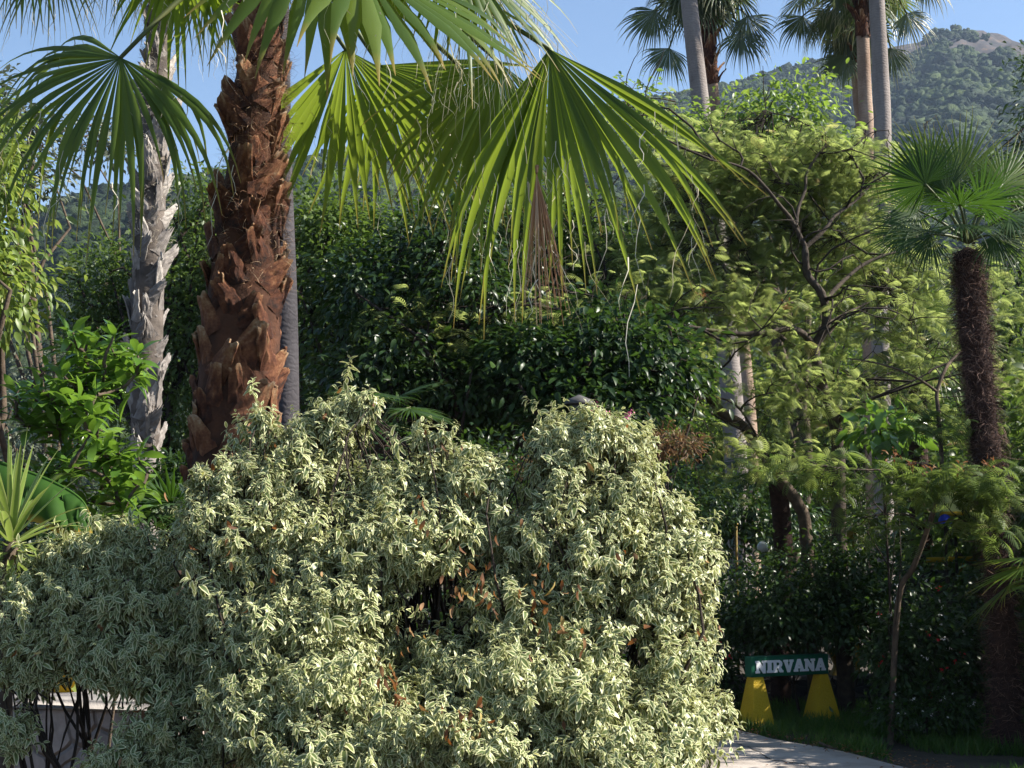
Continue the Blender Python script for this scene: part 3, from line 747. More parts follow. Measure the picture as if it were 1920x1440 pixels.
bf(1030, 92, 7.3, (.08, -.15, -.99), (-.42, -.9, .08), R=1.40, spread=50, droop=1.05, nseg=44, split=.46, wmax=.038, strands=60, side_short=-.12, grav_from=.2, dgrad=-.62, wk=2.1, jit=.8)
bf(905, 165, 7.9, (.05, .1, -1), (.1, -1, .2), R=1.05, spread=62, droop=.5, nseg=28, strands=30)
bf(940, 120, 7.7, (-.25, -.1, -.95), (.2, -1, .2), R=1.0, spread=70, droop=.9, nseg=30, strands=30)
bf(675, -70, 6.9, (.84, -.3, -.46), (.35, -.6, .7), R=1.15, spread=70, droop=.6, nseg=20, wmax=.08, split=.6, strands=40, side_short=.05, fold=.35)
bf(600, -150, 6.9, (.05, -.35, -.93), (.1, -.93, .35), R=1.05, spread=66, droop=.5, nseg=18, wmax=.07, split=.6, strands=20)
bf(860, -95, 7.2, (.55, -.2, -.8), (.4, -.7, .6), R=.95, spread=85, droop=.9, nseg=30, wmax=.05, strands=90)
bf(440, -170, 8.5, (-.3, .5, -.8), (0, -1, .1), R=1.05, spread=80, droop=.9, nseg=36)
bf(330, -110, 8.7, (-.4, .45, -.8), (.2, -.9, .3), R=1.0, spread=90, droop=1.0, nseg=40, strands=15)
bf(40, -160, 7.8, (-.5, -.2, -.8), (.1, -.9, .4), R=.85, spread=95, droop=1.0, nseg=40)
bf(890, -70, 7.3, (.3, -.1, -.95), (.2, -1, .2), mat='strand', R=1.05, spread=42, nseg=34, wmax=.006, droop=.7, split=.2, label='fan of thin dry pale strips hanging among the green leaves', jit=.4)
bf(1006, 325, 7.14, (.09, -.05, -1), (.1, -1, .1), mat='fan_dry', R=.76, spread=12, droop=.35, nseg=44, wmax=.017, split=.3, wk=3.0, jit=2.5, strands=10, label='dead straw brown leaf tips hanging in a loose fringe below the green leaf', pr=.008, side_short=.1, rt=P(1007, 312, 7.18))
for i in range(9):                         # upper leaves of the crown, above the picture
    az = i * 2.4 + .4; e = math.radians(25 + 50 * (i % 3) / 2)
    pd = np.array([math.cos(az) * math.cos(e), math.sin(az) * math.cos(e), math.sin(e)])
    frond(palm, root, root + pd * 1.1, nrm(pd + np.array([0, 0, -.3])), np.array([0, 0, 1.]) + .3 * pd, 'fan', .016, R=1.05, nseg=34, spread=110, droop=.6, wmax=.045)

# ================================================================ GREY SHAGGY PALM
D1 = 12.0
gp_ = [(266, 1500, 66), (267, 1100, 62), (269, 930, 60), (272, 850, 66), (275, 700, 74), (277, 560, 74), (280, 420, 74), (288, 300, 66), (293, 180, 62), (297, 60, 60), (300, -80, 56), (303, -260, 50)]
pts = [P(a, b, D1) for a, b, c in gp_]
gpalm = thing('fan_palm', (pts[0][0], D1, 0), 'slender palm with pale grey shaggy trunk, left of the large palm', 'palm tree')
pts[0] = np.array([pts[0][0], pts[0][1], -.05])
g, gpath, grad = trunk_geo(pts, [max(.08, (c / 2 - 7) * M(D1)) for a, b, c in gp_], 14); g.build('trunk', MAT['greycore'], gpalm)
gb = [boot_mesh('leaf_base', MAT['greyboot'], .165, .26, .08 if i % 2 else .17, .014, 60 + i, .45, .36) for i in range(8)]
glen = np.linalg.norm(np.diff(gpath, axis=0), axis=1).sum()
s_bark = np.linalg.norm(gpath - P(270, 860, D1), axis=1).argmin(); sb = np.linalg.norm(np.diff(gpath[:s_bark + 1], axis=0), axis=1).sum()
put_boots(gpalm, gpath, grad, gb, (sb, glen - 1.0), .135, 5, (.75, 1.15), 34, seed=8, maxn=100)
g = G(); low = gpath[:s_bark + 2]; g.tube(low, grad[:s_bark + 2] + .022, 16); g.build('bark_collar', MAT['ringbark'], gpalm)
fibres(gpath, grad + .03, 1500, (.03, .12), .0016, .7, None, 15, .5, .95).build('trunk_fibre', MAT['strand'], gpalm)['kind'] = 'stuff'
groot = P(303, -280, D1)
for px, py, D, A, R, sp in ((95, -120, 11.6, (-.15, -.1, -1), 1.05, 75), (20, -170, 12.0, (-.3, 0, -1), 1.1, 70), (215, -140, 12.6, (0, .1, -1), .95, 60), (385, -60, 12.1, (.15, 0, -1), 1.0, 70), (350, -130, 11.6, (0, -.2, -1), 1.1, 60)):
    frond(gpalm, groot, P(px, py, D), np.array(A, float), np.array([.1, -1, .2]), 'fan_far', .014, R=R, nseg=42, spread=sp, droop=.8, wmax=.03, strands=35, split=.4)
auto_crown(gpalm, groot, 10, 1.0, 1.0, 'fan_far', el=(70, 0), nseg=26, seed=4)

# ================================================================ SMOOTH TALL TRUNK right behind the big palm
D2 = 15.0
pts = [P(536, 1400, D2), P(534, 790, D2), P(531, 560, D2), P(524, 330, D2), P(521, 100, D2), P(518, -200, D2), P(515, -420, D2)]
pts[0] = np.array([pts[0][0], D2, -.05])
spalm = thing('fan_palm', (pts[0][0], D2, 0), 'palm with smooth grey trunk in shade, hidden half behind the large reddish trunk', 'palm tree')
g, sp_, sr_ = trunk_geo(pts, [.17, .155, .15, .14, .13, .12, .12], 14); g.build('trunk', MAT['shadedring'], spalm)
auto_crown(spalm, sp_[-1], 14, .9, .95, 'fan_far', el=(80, -20), nseg=24, seed=6)

# ================================================================ TALL PALMS in the distance
def tall_palm(tpx, label, D, mat, rads, crown_kw=None, brown_from=None):
    pts = [P(a, b, D) for a, b in tpx]
    base = np.array([pts[0][0], pts[0][1], -.1]); pts = [base] + pts[1:]
    th = thing('tall_fan_palm', (base[0], base[1], 0), label, 'palm tree', 'tall palms rising over the garden')
    g, p, r = trunk_geo(pts, rads, 14); g.build('trunk', MAT[mat], th)
    top = p[-1]
    if brown_from:
        k = np.linalg.norm(p - P(*brown_from, D), axis=1).argmin()
        g = G(); g.tube(p[k:], r[k:] + .03, 12); g.build('fibre_sheath', MAT['core'], th)
        b3 = [boot_mesh('leaf_base', MAT['boot'], .26, .42, .5, .03, 90 + i) for i in range(4)]
        L0 = np.linalg.norm(np.diff(p[:k + 1], axis=0), axis=1).sum(); L1 = np.linalg.norm(np.diff(p, axis=0), axis=1).sum()
        put_boots(th, p, r + .03, b3, (L0, L1), .3, 5, (.8, 1.1), 22, seed=int(D), maxn=40)
    if crown_kw: 
        auto_crown(th, top, **crown_kw)
    return th, top
# greys whose crowns are above the frame
tall_palm([(1392, 1150), (1378, 830), (1352, 520), (1326, 300), (1312, 180), (1296, 40), (1286, -60), (1270, -240), (1258, -420)], 'tall palm with bare pale grey trunk, just left of the brown shaggy neck', 31.0, 'ringbark', [.27, .25, .23, .21, .2, .19, .19, .17, .16],
          dict(nfr=22, plen=1.1, R=1.2, mat='fan_far', el=(75, -30), nseg=24, seed=11))
tall_palm([(1658, 1050), (1652, 700), (1650, 560), (1655, 260), (1650, 120), (1644, 0), (1638, -150), (1632, -330)], 'tall palm with dark grey trunk, rightmost of the three trunks before the rocky mountain', 30.0, 'ringbark', [.22, .19, .19, .19, .18, .17, .16, .15],
          dict(nfr=22, plen=1.1, R=1.2, mat='fan_far', el=(75, -30), nseg=24, seed=12))
tb, topB = tall_palm([(1410, 1100), (1404, 800), (1372, 480), (1342, 230), (1333, 140), (1326, 60), (1322, -20), (1320, -70)], 'tall palm with brown shaggy neck under a dark drooping crown against the sky', 37.0, 'ringbrown', [.24, .22, .19, .175, .17, .16, .16, .15],
          dict(nfr=30, plen=1.25, R=1.45, mat='fan_far', el=(65, -76), nseg=34, droop=2.3, wmax=.03, seed=13), brown_from=(1333, 150))
tc, topC = tall_palm([(1640, 1050), (1632, 700), (1618, 280), (1610, 180), (1604, 100), (1599, 30), (1596, -20)], 'tall palm with thin reddish trunk, leftmost of the three before the mountain', 39.0, 'ringbrown', [.22, .2, .18, .17, .165, .16, .15],
          dict(nfr=26, plen=1.4, R=1.3, mat='fan_far', el=(50, -78), nseg=32, droop=2.2, wmax=.03, seed=17), brown_from=(1606, 120))
td, topD = tall_palm([(1646, 1050), (1640, 700), (1627, 280), (1622, 180), (1619, 100), (1616, 20), (1613, -60), (1610, -120)], 'tall palm with pale banded trunk, middle of the three before the mountain', 36.0, 'ringbrown', [.22, .2, .185, .18, .17, .16, .15, .15],
          dict(nfr=26, plen=1.4, R=1.4, mat='fan_far', el=(60, -72), nseg=32, droop=2.2, wmax=.03, seed=19), brown_from=(1620, 70))
def extra_frond(th, root, px, py, D, A, R=1.3, sp=80):
    frond(th, root, P(px, py, D), np.array(A, float), np.array([.1, -1, .25]), 'fan_far', .03, R=R, nseg=38, spread=sp, droop=1.9, wmax=.035, split=.5)
for px, py, A in ((1230, 20, (-.5, 0, -.85)), (1255, 90, (-.2, -.2, -1)), (1400, 30, (.4, 0, -.9)), (1390, 60, (.2, -.3, -1)), (1290, -10, (-.2, -.3, -1))): extra_frond(tb, topB, px, py, 36.3, A)
for px, py, A in ((1505, 30, (-.35, -.2, -.9)), (1585, 105, (-.3, -.1, -1)), (1565, 20, (-.4, 0, -.9))): extra_frond(tc, topC, px, py, 38.4, A, 1.25)
for px, py, A in ((1700, 25, (.5, 0, -.85)), (1670, 90, (.1, .1, -1)), (1735, -40, (.5, 0, -.8))): extra_frond(td, topD, px, py, 36.4, A, 1.2)

# ================================================================ WINDMILL PALM (right)
D3 = 14.6
wpts = [(1890, 1395), (1884, 1250), (1872, 1060), (1856, 900), (1840, 760), (1828, 640), (1818, 540), (1814, 470)]
pts = [P(a, b, D3) for a, b in wpts]; pts[0] = np.array([pts[0][0], D3, -.05])
wp = thing('windmill_palm', (pts[0][0], D3, 0), 'windmill palm with hairy dark trunk and bright fan crown at the right edge', 'palm tree')
g, wpath, wrad = trunk_geo(pts, [.145, .135, .125, .14, .135, .145, .13, .10], 16, 6)
wrad = wrad * (1 + .13 * np.sin(np.arange(len(wrad)) * 1.9))
g = G(); g.tube(wpath, wrad, 16); g.build('trunk', MAT['hairbark'], wp)
g = fibres(wpath, wrad, 2600, (.10, .26), .0045, 1.0, None, 26, .0, 1.0, -.3); g.build('loose_fibre', MAT['hair'], wp)['kind'] = 'stuff'
g = fibres(wpath, wrad, 11000, (.06, .20), .0026, .9, None, 25, .0, 1.0, -.2); g.build('trunk_fibre', MAT['hair'], wp)['kind'] = 'stuff'
wroot = P(1815, 455, D3)
def wf(px, py, dD, A, N, **kw):
    kw.setdefault('R', .72); kw.setdefault('nseg', 40); kw.setdefault('spread', 120); kw.setdefault('droop', .25); kw.setdefault('split', .45); kw.setdefault('wmax', .032)
    frond(wp, wroot, P(px, py, D3 + dD), np.array(A, float), np.array(N, float), kw.pop('mat', 'fan'), .013, **kw)
wf(1802, 335, .25, (.14, .25, .95), (-.25, -.9, .25), R=.95, spread=118, droop=.08, nseg=48)
wf(1880, 345, .0, (.75, .2, .55), (.1, -.85, .5), R=.82, spread=105, droop=.25)
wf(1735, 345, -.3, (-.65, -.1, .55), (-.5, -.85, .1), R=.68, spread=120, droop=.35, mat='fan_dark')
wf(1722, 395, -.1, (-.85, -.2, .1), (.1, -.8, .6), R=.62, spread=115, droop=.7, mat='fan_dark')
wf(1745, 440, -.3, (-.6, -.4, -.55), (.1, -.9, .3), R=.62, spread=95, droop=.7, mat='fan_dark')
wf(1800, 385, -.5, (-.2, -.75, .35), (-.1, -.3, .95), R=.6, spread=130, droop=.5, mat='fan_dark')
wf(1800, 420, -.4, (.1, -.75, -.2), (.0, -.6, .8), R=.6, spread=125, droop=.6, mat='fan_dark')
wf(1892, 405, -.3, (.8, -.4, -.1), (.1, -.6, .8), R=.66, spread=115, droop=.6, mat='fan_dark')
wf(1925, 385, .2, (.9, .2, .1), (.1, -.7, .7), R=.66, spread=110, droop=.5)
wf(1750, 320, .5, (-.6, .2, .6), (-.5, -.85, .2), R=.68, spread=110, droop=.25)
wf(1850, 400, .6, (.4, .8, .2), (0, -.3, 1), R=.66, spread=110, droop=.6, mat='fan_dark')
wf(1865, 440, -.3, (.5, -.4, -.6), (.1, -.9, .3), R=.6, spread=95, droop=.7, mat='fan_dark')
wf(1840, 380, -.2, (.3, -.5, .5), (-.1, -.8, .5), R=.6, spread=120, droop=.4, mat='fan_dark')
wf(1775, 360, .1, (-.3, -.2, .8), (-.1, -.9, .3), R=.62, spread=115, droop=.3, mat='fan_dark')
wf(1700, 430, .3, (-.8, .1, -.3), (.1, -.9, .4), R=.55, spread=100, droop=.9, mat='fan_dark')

def small_palm(name, base, top, label, nfr, plen, R, mat='fan_dark', el=(60, -25), seed=1, trunk_r=.12, group=None, droop=.5, trunkmat='hairbark', hair=600):
    th = thing(name, base, label, 'palm', group)
    b = np.asarray(base, float); t = np.asarray(top, float)
    p = curve_pts(b - np.array([0, 0, .1]), t, 7, .03); g = G(); g.tube(p, np.linspace(trunk_r * 1.1, trunk_r, 7), 12); g.build('trunk', MAT[trunkmat], th)
    if hair: fibres(p, np.full(7, trunk_r), hair, (.04, .12), .002, .8, None, seed, 0, 1, -.2).build('trunk_fibre', MAT['hair'], th)['kind'] = 'stuff'
    auto_crown(th, t, nfr, plen, R, mat, el=el, nseg=28, seed=seed, droop=droop, spread=115, wmax=.022, pr=.01, split=.4)
    return th
b = P(1985, 1395, 13.6)
small_palm('fan_palm', (b[0], 13.6, 0), P(1985, 1085, 13.6), 'young fan palm at the lower right edge, reaching in over the windmill palm foot', 11, .45, .62, 'fan', (50, -20), 31, .14)
b = P(1725, 1000, 20.5)
small_palm('fan_palm', (b[0], 20.5, 0), P(1725, 655, 20.5), 'spiky fan palm with pale glinting leaves, behind the windmill palm trunk', 16, .7, .85, 'fan_far', (75, -20), 33, .15)
b = P(1460, 1100, 18.3)
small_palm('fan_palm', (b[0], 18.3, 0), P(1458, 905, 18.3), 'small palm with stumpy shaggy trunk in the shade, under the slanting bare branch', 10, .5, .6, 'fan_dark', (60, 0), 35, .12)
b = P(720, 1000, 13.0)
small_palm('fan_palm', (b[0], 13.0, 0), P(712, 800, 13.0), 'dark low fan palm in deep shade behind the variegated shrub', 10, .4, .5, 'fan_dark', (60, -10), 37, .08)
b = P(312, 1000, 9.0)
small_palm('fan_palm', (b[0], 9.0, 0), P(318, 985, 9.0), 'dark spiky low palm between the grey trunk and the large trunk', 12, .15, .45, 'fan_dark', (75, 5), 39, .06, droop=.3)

# ================================================================ VARIEGATED SHRUBS
def var_shrub(base, lobes, label, nshoot, depth0, holes=(), stems_to=10, seed=2, leafsz=.0355, dry=(), stem_r=.014, stem_skip=0, name='variegated_shrub', mat='varieg'):
    r = np.random.default_rng(seed)
    th = thing(name, base, label, 'shrub', None)
    ells = [ell(px, py, depth0 + dd, rx, ry, rd) for px, py, rx, ry, dd, rd in lobes]
    c, u, idx = sample_ells(ells, nshoot, .30, r)
    # keep shoots out of the holes (gaps between lobes, as real openings through the outer leaves)
    stray = r.random(len(c)) < .035; c = c + u * stray[:, None] * r.uniform(.03, .09, (len(c), 1)) + np.array([0, 0, 1.0]) * stray[:, None] * r.uniform(.01, .07, (len(c), 1))
    keep = np.ones(len(c), bool)
    for hx, hy, hD, hr in holes:
        h = P(hx, hy, hD); keep &= np.linalg.norm((c - h) * np.array([1, .45, 1]), axis=1) > hr * M(hD)
    c, u = c[keep], u[keep]
    sd = nrm(u * np.array([1, 1, .55]) + np.array([0, 0, .75]) + r.normal(size=c.shape) * .28)
    L = r.uniform(.05, .13, len(c))
    nper = 15; n = len(c) * nper; k = np.repeat(np.arange(len(c)), nper); j = np.tile(np.arange(nper), len(c))
    t = (j + .5) / nper
    ax = sd[k]; ref = nrm(np.cross(ax, np.array([.3, .5, .1]))); ref2 = np.cross(ax, ref)
    ang = j * 2.39996 + r.uniform(0, 6.3, len(c))[k]
    rad = np.cos(ang)[:, None] * ref + np.sin(ang)[:, None] * ref2
    out = (1.15 - .75 * t)[:, None]
    d = nrm(rad * out + ax * (.15 + .75 * t)[:, None] + np.array([0, 0, -.52]) + r.normal(size=(n, 3)) * .2)
    pos = c[k] + ax * (L[k] * (t - .6))[:, None]
    sz = leafsz * (1.1 - .5 * t ** 3) * r.uniform(.75, 1.25, n) * r.uniform(.7, 1.3, len(c))[k]
    cv = r.random(len(c)); var = np.clip(cv[k] * .45 + r.random(n) * .45 + .1 * t, 0, 1)
    g = G(); upv = nrm(ax + np.array([0, 0, .4]) + r.normal(size=(n, 3)) * .35)
    R = frames(d, upv, sz); kk = r.integers(0, len(T_VAR), n)
    for i, tm in enumerate(T_VAR):
        s = kk == i; g.inst(tm, R[s], pos[s], var[s])
    g.build('foliage', MAT[mat], th)
    # stems: forked, from the base to the lobes
    sg = G(); b = np.asarray(base, float)
    for i, e in enumerate(ells):
        if stem_skip and i % stem_skip: continue
        root = b + np.array([r.normal() * .12, r.normal() * .12, -.05]) + (e[0] - b) * np.array([.25, .25, 0])
        mid = root * .45 + e[0] * .55 + r.normal(size=3) * .06; mid[2] = max(mid[2] - .1, root[2] + .15)
        sg.tube(curve_pts(root, mid, 6, .05, r), np.linspace(stem_r * 1.3, stem_r * .8, 6), 6)
        for _ in range(7):
            q = e[0] + nrm(r.normal(size=3)) * e[1] * .8
            sg.tube(curve_pts(mid + r.normal(size=3) * .01, q, 6, .09, r), np.linspace(stem_r * .65, stem_r * .15, 6), 5)
    for q in r.choice(len(c), min(260, len(c)), replace=False):
        sg.tube(np.array([c[q] - sd[q] * .16 + r.normal(size=3) * .02, c[q] - sd[q] * .05, c[q] + sd[q] * L[q] * .4]), [.0035, .0028, .0012], 4)
    sg.build('stems', MAT['darkbark'], th)
    if dry:
        dg = G()
        for px, py, D, rr, cnt in list(dry) + [(lb[0] + r.normal() * lb[2] * .6, lb[1] + r.normal() * lb[3] * .6, depth0 + lb[4] - lb[5] * .8, 6, 2) for lb in lobes]:
            cnt = max(1, int(cnt * .55)); p = P(px, py, D) + r.normal(size=(cnt, 3)) * rr * 1.25 * M(D) * np.array([1, .6, 1])
            dd = r.normal(size=(cnt, 3)) * .5 + np.array([0, 0, -1.0])
            kk = r.integers(0, 3, cnt); R = frames(dd, nrm(r.normal(size=(cnt, 3))), leafsz * r.uniform(.8, 1.25, cnt))
            for i, tm in enumerate(T_VAR): dg.inst(tm, R[kk == i], p[kk == i], r.random((kk == i).sum()))
        dg.build('dry_leaves', MAT['drybush'], th)
    return th
DB = 5.5
lobes = [  # px, py, rx, ry, depth offset, depth radius
    (640, 790, 58, 48, .15, .10), (585, 850, 80, 75, .1, .14), (490, 830, 58, 62, .15, .12), (560, 920, 110, 80, .1, .2), (470, 930, 95, 80, 0, .18),
    (405, 935, 60, 60, -.05, .13), (420, 1010, 85, 80, -.1, .18), (540, 1040, 110, 100, -.1, .22),
    (690, 935, 80, 68, .05, .16), (775, 910, 90, 60, .05, .18), (808, 838, 26, 36, .05, .05), (880, 905, 66, 56, .0, .14), (905, 985, 66, 90, .0, .16), (780, 1010, 115, 85, -.1, .22), (690, 1040, 90, 90, -.15, .2),
    (1090, 830, 92, 66, .05, .18), (1160, 830, 62, 58, .1, .14), (1060, 920, 78, 88, 0, .18), (1170, 925, 78, 90, 0, .18), (1110, 1030, 110, 100, -.1, .22), (1010, 1020, 66, 90, -.1, .16),
    (1240, 1000, 72, 70, .05, .16), (1285, 1050, 66, 62, .0, .14), (1230, 1110, 92, 90, -.1, .2), (1290, 1130, 50, 70, 0, .12),
    (1260, 1260, 82, 85, -.15, .2), (1320, 1350, 48, 55, -.05, .12), (1230, 1370, 120, 90, -.3, .25), (1090, 1180, 100, 80, -.15, .22),
    (940, 1130, 80, 80, -.15, .2), (960, 1290, 125, 90, -.35, .26), (1080, 1340, 120, 100, -.4, .26), (830, 1240, 65, 60, -.25, .15),
    (620, 1150, 110, 90, -.25, .22), (520, 1200, 100, 100, -.3, .22), (600, 1290, 120, 95, -.4, .25), (480, 1330, 110, 95, -.4, .24), (760, 1370, 130, 80, -.5, .25), (900, 1400, 130, 80, -.5, .25), (600, 1410, 140, 70, -.55, .25), (430, 1130, 80, 90, -.1, .2),
    (1180, 1440, 140, 70, -.5, .25), (690, 1230, 66, 70, -.2, .16),
    (692, 757, 18, 26, .12, .05), (655, 748, 16, 20, .12, .05), (610, 770, 16, 22, .1, .05), (1105, 778, 22, 20, .05, .06), (1165, 792, 18, 22, .08, .05), (835, 828, 14, 24, .05, .04), (788, 815, 12, 22, .05, .04), (868, 850, 16, 24, 0, .05), (920, 868, 16, 22, 0, .05), (432, 868, 16, 22, 0, .05), (384, 884, 16, 20, -.05, .05), (500, 782, 18, 24, .1, .05), (1280, 968, 18, 24, 0, .05), (1335, 1042, 20, 18, 0, .05), (1328, 1180, 18, 20, 0, .05), (1352, 1330, 20, 20, -.05, .05), (1010, 830, 22, 26, .05, .06), (350, 985, 22, 24, -.05, .06), (780, 1240, 40, 36, -.1, .1), (1000, 1185, 50, 40, -.2, .12)]
bx = P(860, 1700, 5.5)
var_shrub((bx[0], 5.5, float(ground_z(0, 5.5))), lobes, 'large cream and green variegated shrub filling the foreground, with brown dry leaves', 7400, DB,
          holes=[(1185, 1235, 5.2, 26), (775, 1240, 5.1, 30), (365, 1085, 5.4, 34), (880, 1330, 4.9, 18), (705, 880, 5.5, 15), (985, 870, 5.4, 20), (1000, 1190, 5.2, 16), (640, 1360, 4.9, 18)],
          dry=[(785, 962, 5.1, 14, 14), (872, 1085, 5.1, 24, 34), (890, 1110, 5.08, 18, 22), (1025, 1115, 5.1, 24, 34), (1030, 1145, 5.1, 18, 16), (768, 1195, 5.05, 12, 12), (725, 1270, 4.85, 18, 26), (740, 1300, 4.8, 14, 14), (1168, 1040, 5.2, 10, 9), (1085, 1095, 5.1, 5, 3), (1100, 1195, 5.0, 20, 12), (855, 1345, 4.75, 18, 16), (880, 1345, 4.75, 14, 10), (1316, 1188, 5.3, 7, 5), (500, 1090, 5.1, 10, 6), (440, 1040, 5.1, 8, 5), (850, 1000, 5.1, 8, 3), (610, 1430, 4.8, 8, 4), (420, 985, 5.1, 8, 4), (930, 1010, 5.15, 5, 3), (870, 1360, 4.75, 20, 12)])
lobes2 = [(130, 1050, 70, 50, .1, .14), (220, 1030, 88, 55, .1, .18), (300, 1060, 60, 50, .05, .14), (60, 1110, 75, 50, .05, .16), (170, 1120, 120, 60, 0, .2), (290, 1130, 85, 60, -.05, .18),
          (50, 1190, 80, 50, 0, .18), (160, 1200, 110, 50, -.05, .2), (280, 1220, 100, 70, -.1, .2), (350, 1300, 80, 70, -.15, .18), (60, 1260, 70, 30, -.05, .14), (300, 1370, 80, 60, -.25, .18), (250, 1430, 90, 40, -.35, .16), (370, 1420, 90, 50, -.3, .18), (20, 1370, 45, 40, -.2, .1), (385, 1200, 60, 70, -.15, .15), (215, 1255, 90, 30, -.1, .18)]
bx2 = P(165, 1600, 5.6)
var_shrub((bx2[0], 5.6, float(ground_z(0, 5.6))), lobes2, 'smaller variegated shrub in shade at the lower left, before the stone wall', 1900, 5.6, seed=5, stem_skip=3, stem_r=.011,
          holes=[(120, 1345, 5.5, 26), (365, 1085, 5.5, 40)], dry=[(70, 1225, 5.3, 8, 4), (260, 1330, 5.2, 8, 5)])

# ================================================================ STONE WALL, POT (lower left)
def stone_mat(name, a, b, c, scale=4.5):
    m, n, l = newmat(name)
    tc = n.new('ShaderNodeTexCoord')
    nz = n.new('ShaderNodeTexNoise'); nz.inputs['Scale'].default_value = 2.5; l.new(tc.outputs['Object'], nz.inputs['Vector'])
    ad = n.new('ShaderNodeMix'); ad.data_type = 'RGBA'; ad.blend_type = 'ADD'; ad.inputs[0].default_value = .35
    l.new(tc.outputs['Object'], ad.inputs[6]); l.new(nz.outputs['Color'], ad.inputs[7])
    vo = n.new('ShaderNodeTexVoronoi'); vo.inputs['Scale'].default_value = scale; l.new(ad.outputs[2], vo.inputs['Vector'])
    ve = n.new('ShaderNodeTexVoronoi'); ve.feature = 'DISTANCE_TO_EDGE'; ve.inputs['Scale'].default_value = scale; l.new(ad.outputs[2], ve.inputs['Vector'])
    sp = n.new('ShaderNodeSeparateColor'); l.new(vo.outputs['Color'], sp.inputs[0])
    col = ramp(n, l, sp.outputs[0], [(0, a), (.5, b), (1, c)])
    fine = ramp(n, l, noise(n, l, 22, 6), [(.3, (.75, .75, .75)), (.7, (1.1, 1.1, 1.1))])
    mm = n.new('ShaderNodeMix'); mm.data_type = 'RGBA'; mm.blend_type = 'MULTIPLY'; mm.inputs[0].default_value = 1; l.new(col, mm.inputs[6]); l.new(fine, mm.inputs[7])
    e = ramp(n, l, ve.outputs['Distance'], [(.0, (0, 0, 0)), (.045, (1, 1, 1))])
    col = mix(n, l, e, tuple(.72 * x for x in b), mm.outputs[2])
    bs = n.new('ShaderNodeBsdfPrincipled'); bs.inputs['Roughness'].default_value = .9; l.new(col, bs.inputs['Base Color'])
    bp = n.new('ShaderNodeBump'); bp.inputs['Strength'].default_value = .8; bp.inputs['Distance'].default_value = .04
    l.new(e, bp.inputs['Height']); l.new(bp.outputs[0], bs.inputs['Normal'])
    o = n.new('ShaderNodeOutputMaterial'); l.new(bs.outputs[0], o.inputs[0]); return m
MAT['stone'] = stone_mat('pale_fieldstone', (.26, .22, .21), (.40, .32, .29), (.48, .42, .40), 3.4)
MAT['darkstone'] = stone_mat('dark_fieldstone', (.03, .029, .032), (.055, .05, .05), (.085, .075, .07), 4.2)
MAT['cap'] = solid('stone_cap', [(.3, (.22, .20, .195)), (.7, (.36, .33, .31))], .85, 6, 8, .3, 40)
def wall(name, a, b, h, thick, label, mat='stone', cap=None, capmat='cap', zb=0.0, cap_h=.06):
    a = np.array([a[0], a[1]]); b = np.array([b[0], b[1]]); L = np.linalg.norm(b - a); yaw = math.atan2(b[1] - a[1], b[0] - a[0]); c = (a + b) / 2
    th = thing(name, (c[0], c[1], zb), label, 'wall')
    g = G(); n = 40; m = 14
    # slightly uneven front and back faces
    xs = np.linspace(-L / 2, L / 2, n); zs = np.linspace(-.2, h, m)
    for sgn in (-1, 1):
        X, Z = np.meshgrid(xs, zs); Y = sgn * thick / 2 + (vnoise(X * 4 + 3, Z * 4 + sgn, 3) - .5) * .03
        cy, sy = math.cos(yaw), math.sin(yaw)
        v = np.stack([c[0] + X * cy - Y * sy, c[1] + X * sy + Y * cy, zb + Z], -1).reshape(-1, 3)
        ii, jj = np.meshgrid(np.arange(m - 1), np.arange(n - 1), indexing='ij')
        q = np.stack([ii * n + jj, ii * n + jj + 1, (ii + 1) * n + jj + 1, (ii + 1) * n + jj], -1).reshape(-1, 4)
        if sgn > 0: q = q[:, ::-1]
        g.add(v, q=q)
    g.box((c[0], c[1], zb + h / 2 - .11), (L - .02, thick - .04, h + .17), yaw)
    g.build('stonework', MAT[mat], th)
    if cap:
        g = G(); k = max(1, int(L / .55)); cy, sy = math.cos(yaw), math.sin(yaw)
        for i in range(k):
            x = -L / 2 + (i + .5) * L / k
            g.box((c[0] + x * cy, c[1] + x * sy, zb + h + cap_h / 2 + .004 * (i % 2)), (L / k - .008, thick + cap, cap_h), yaw + rng.normal() * .006, bev=.012)
        g.build('coping', MAT[capmat], th)
    return th
wa = P(-160, 1300, 7.4); wb = P(360, 1290, 7.0)
wtop = P(100, 1300, 7.2)[2] - .06
wall('stone_wall', wa, wb, wtop - .1, .35, 'low pale stone wall with grey coping, behind the lower left shrub', cap=.06, zb=.1)
pb = P(118, 1288, 7.25); pz = wtop + .065
pot = thing('flower_pot', (pb[0], pb[1], pz), 'yellow flower pot standing on the pale stone wall', 'pot')
def lathe(g, c, prof, n=24):
    v = []; q = []
    for r_, z in prof:
        for j in range(n): a = 2 * math.pi * j / n; v.append((c[0] + r_ * math.cos(a), c[1] + r_ * math.sin(a), c[2] + z))
    for i in range(len(prof) - 1):
        for j in range(n): k = (j + 1) % n; q.append((i * n + j, i * n + k, (i + 1) * n + k, (i + 1) * n + j))
    g.add(v, q=q)
g = G(); lathe(g, (pb[0], pb[1], pz), [(.001, .0), (.065, .0), (.09, .15), (.1, .15), (.1, .18), (.088, .18), (.08, .15), (.001, .14)]); g.build('pot_body', MAT['yellowplain'], pot)
g = G(); n = 60; d = nrm(rng.normal(size=(n, 3)) + np.array([0, 0, .8])); scatter(g, T_LANCE, np.repeat(np.array([[pb[0], pb[1], pz + .14]]), n, 0) + rng.normal(size=(n, 3)) * .02, d, rng.uniform(.1, .22, n)); g.build('pot_plant', MAT['bright'], pot)

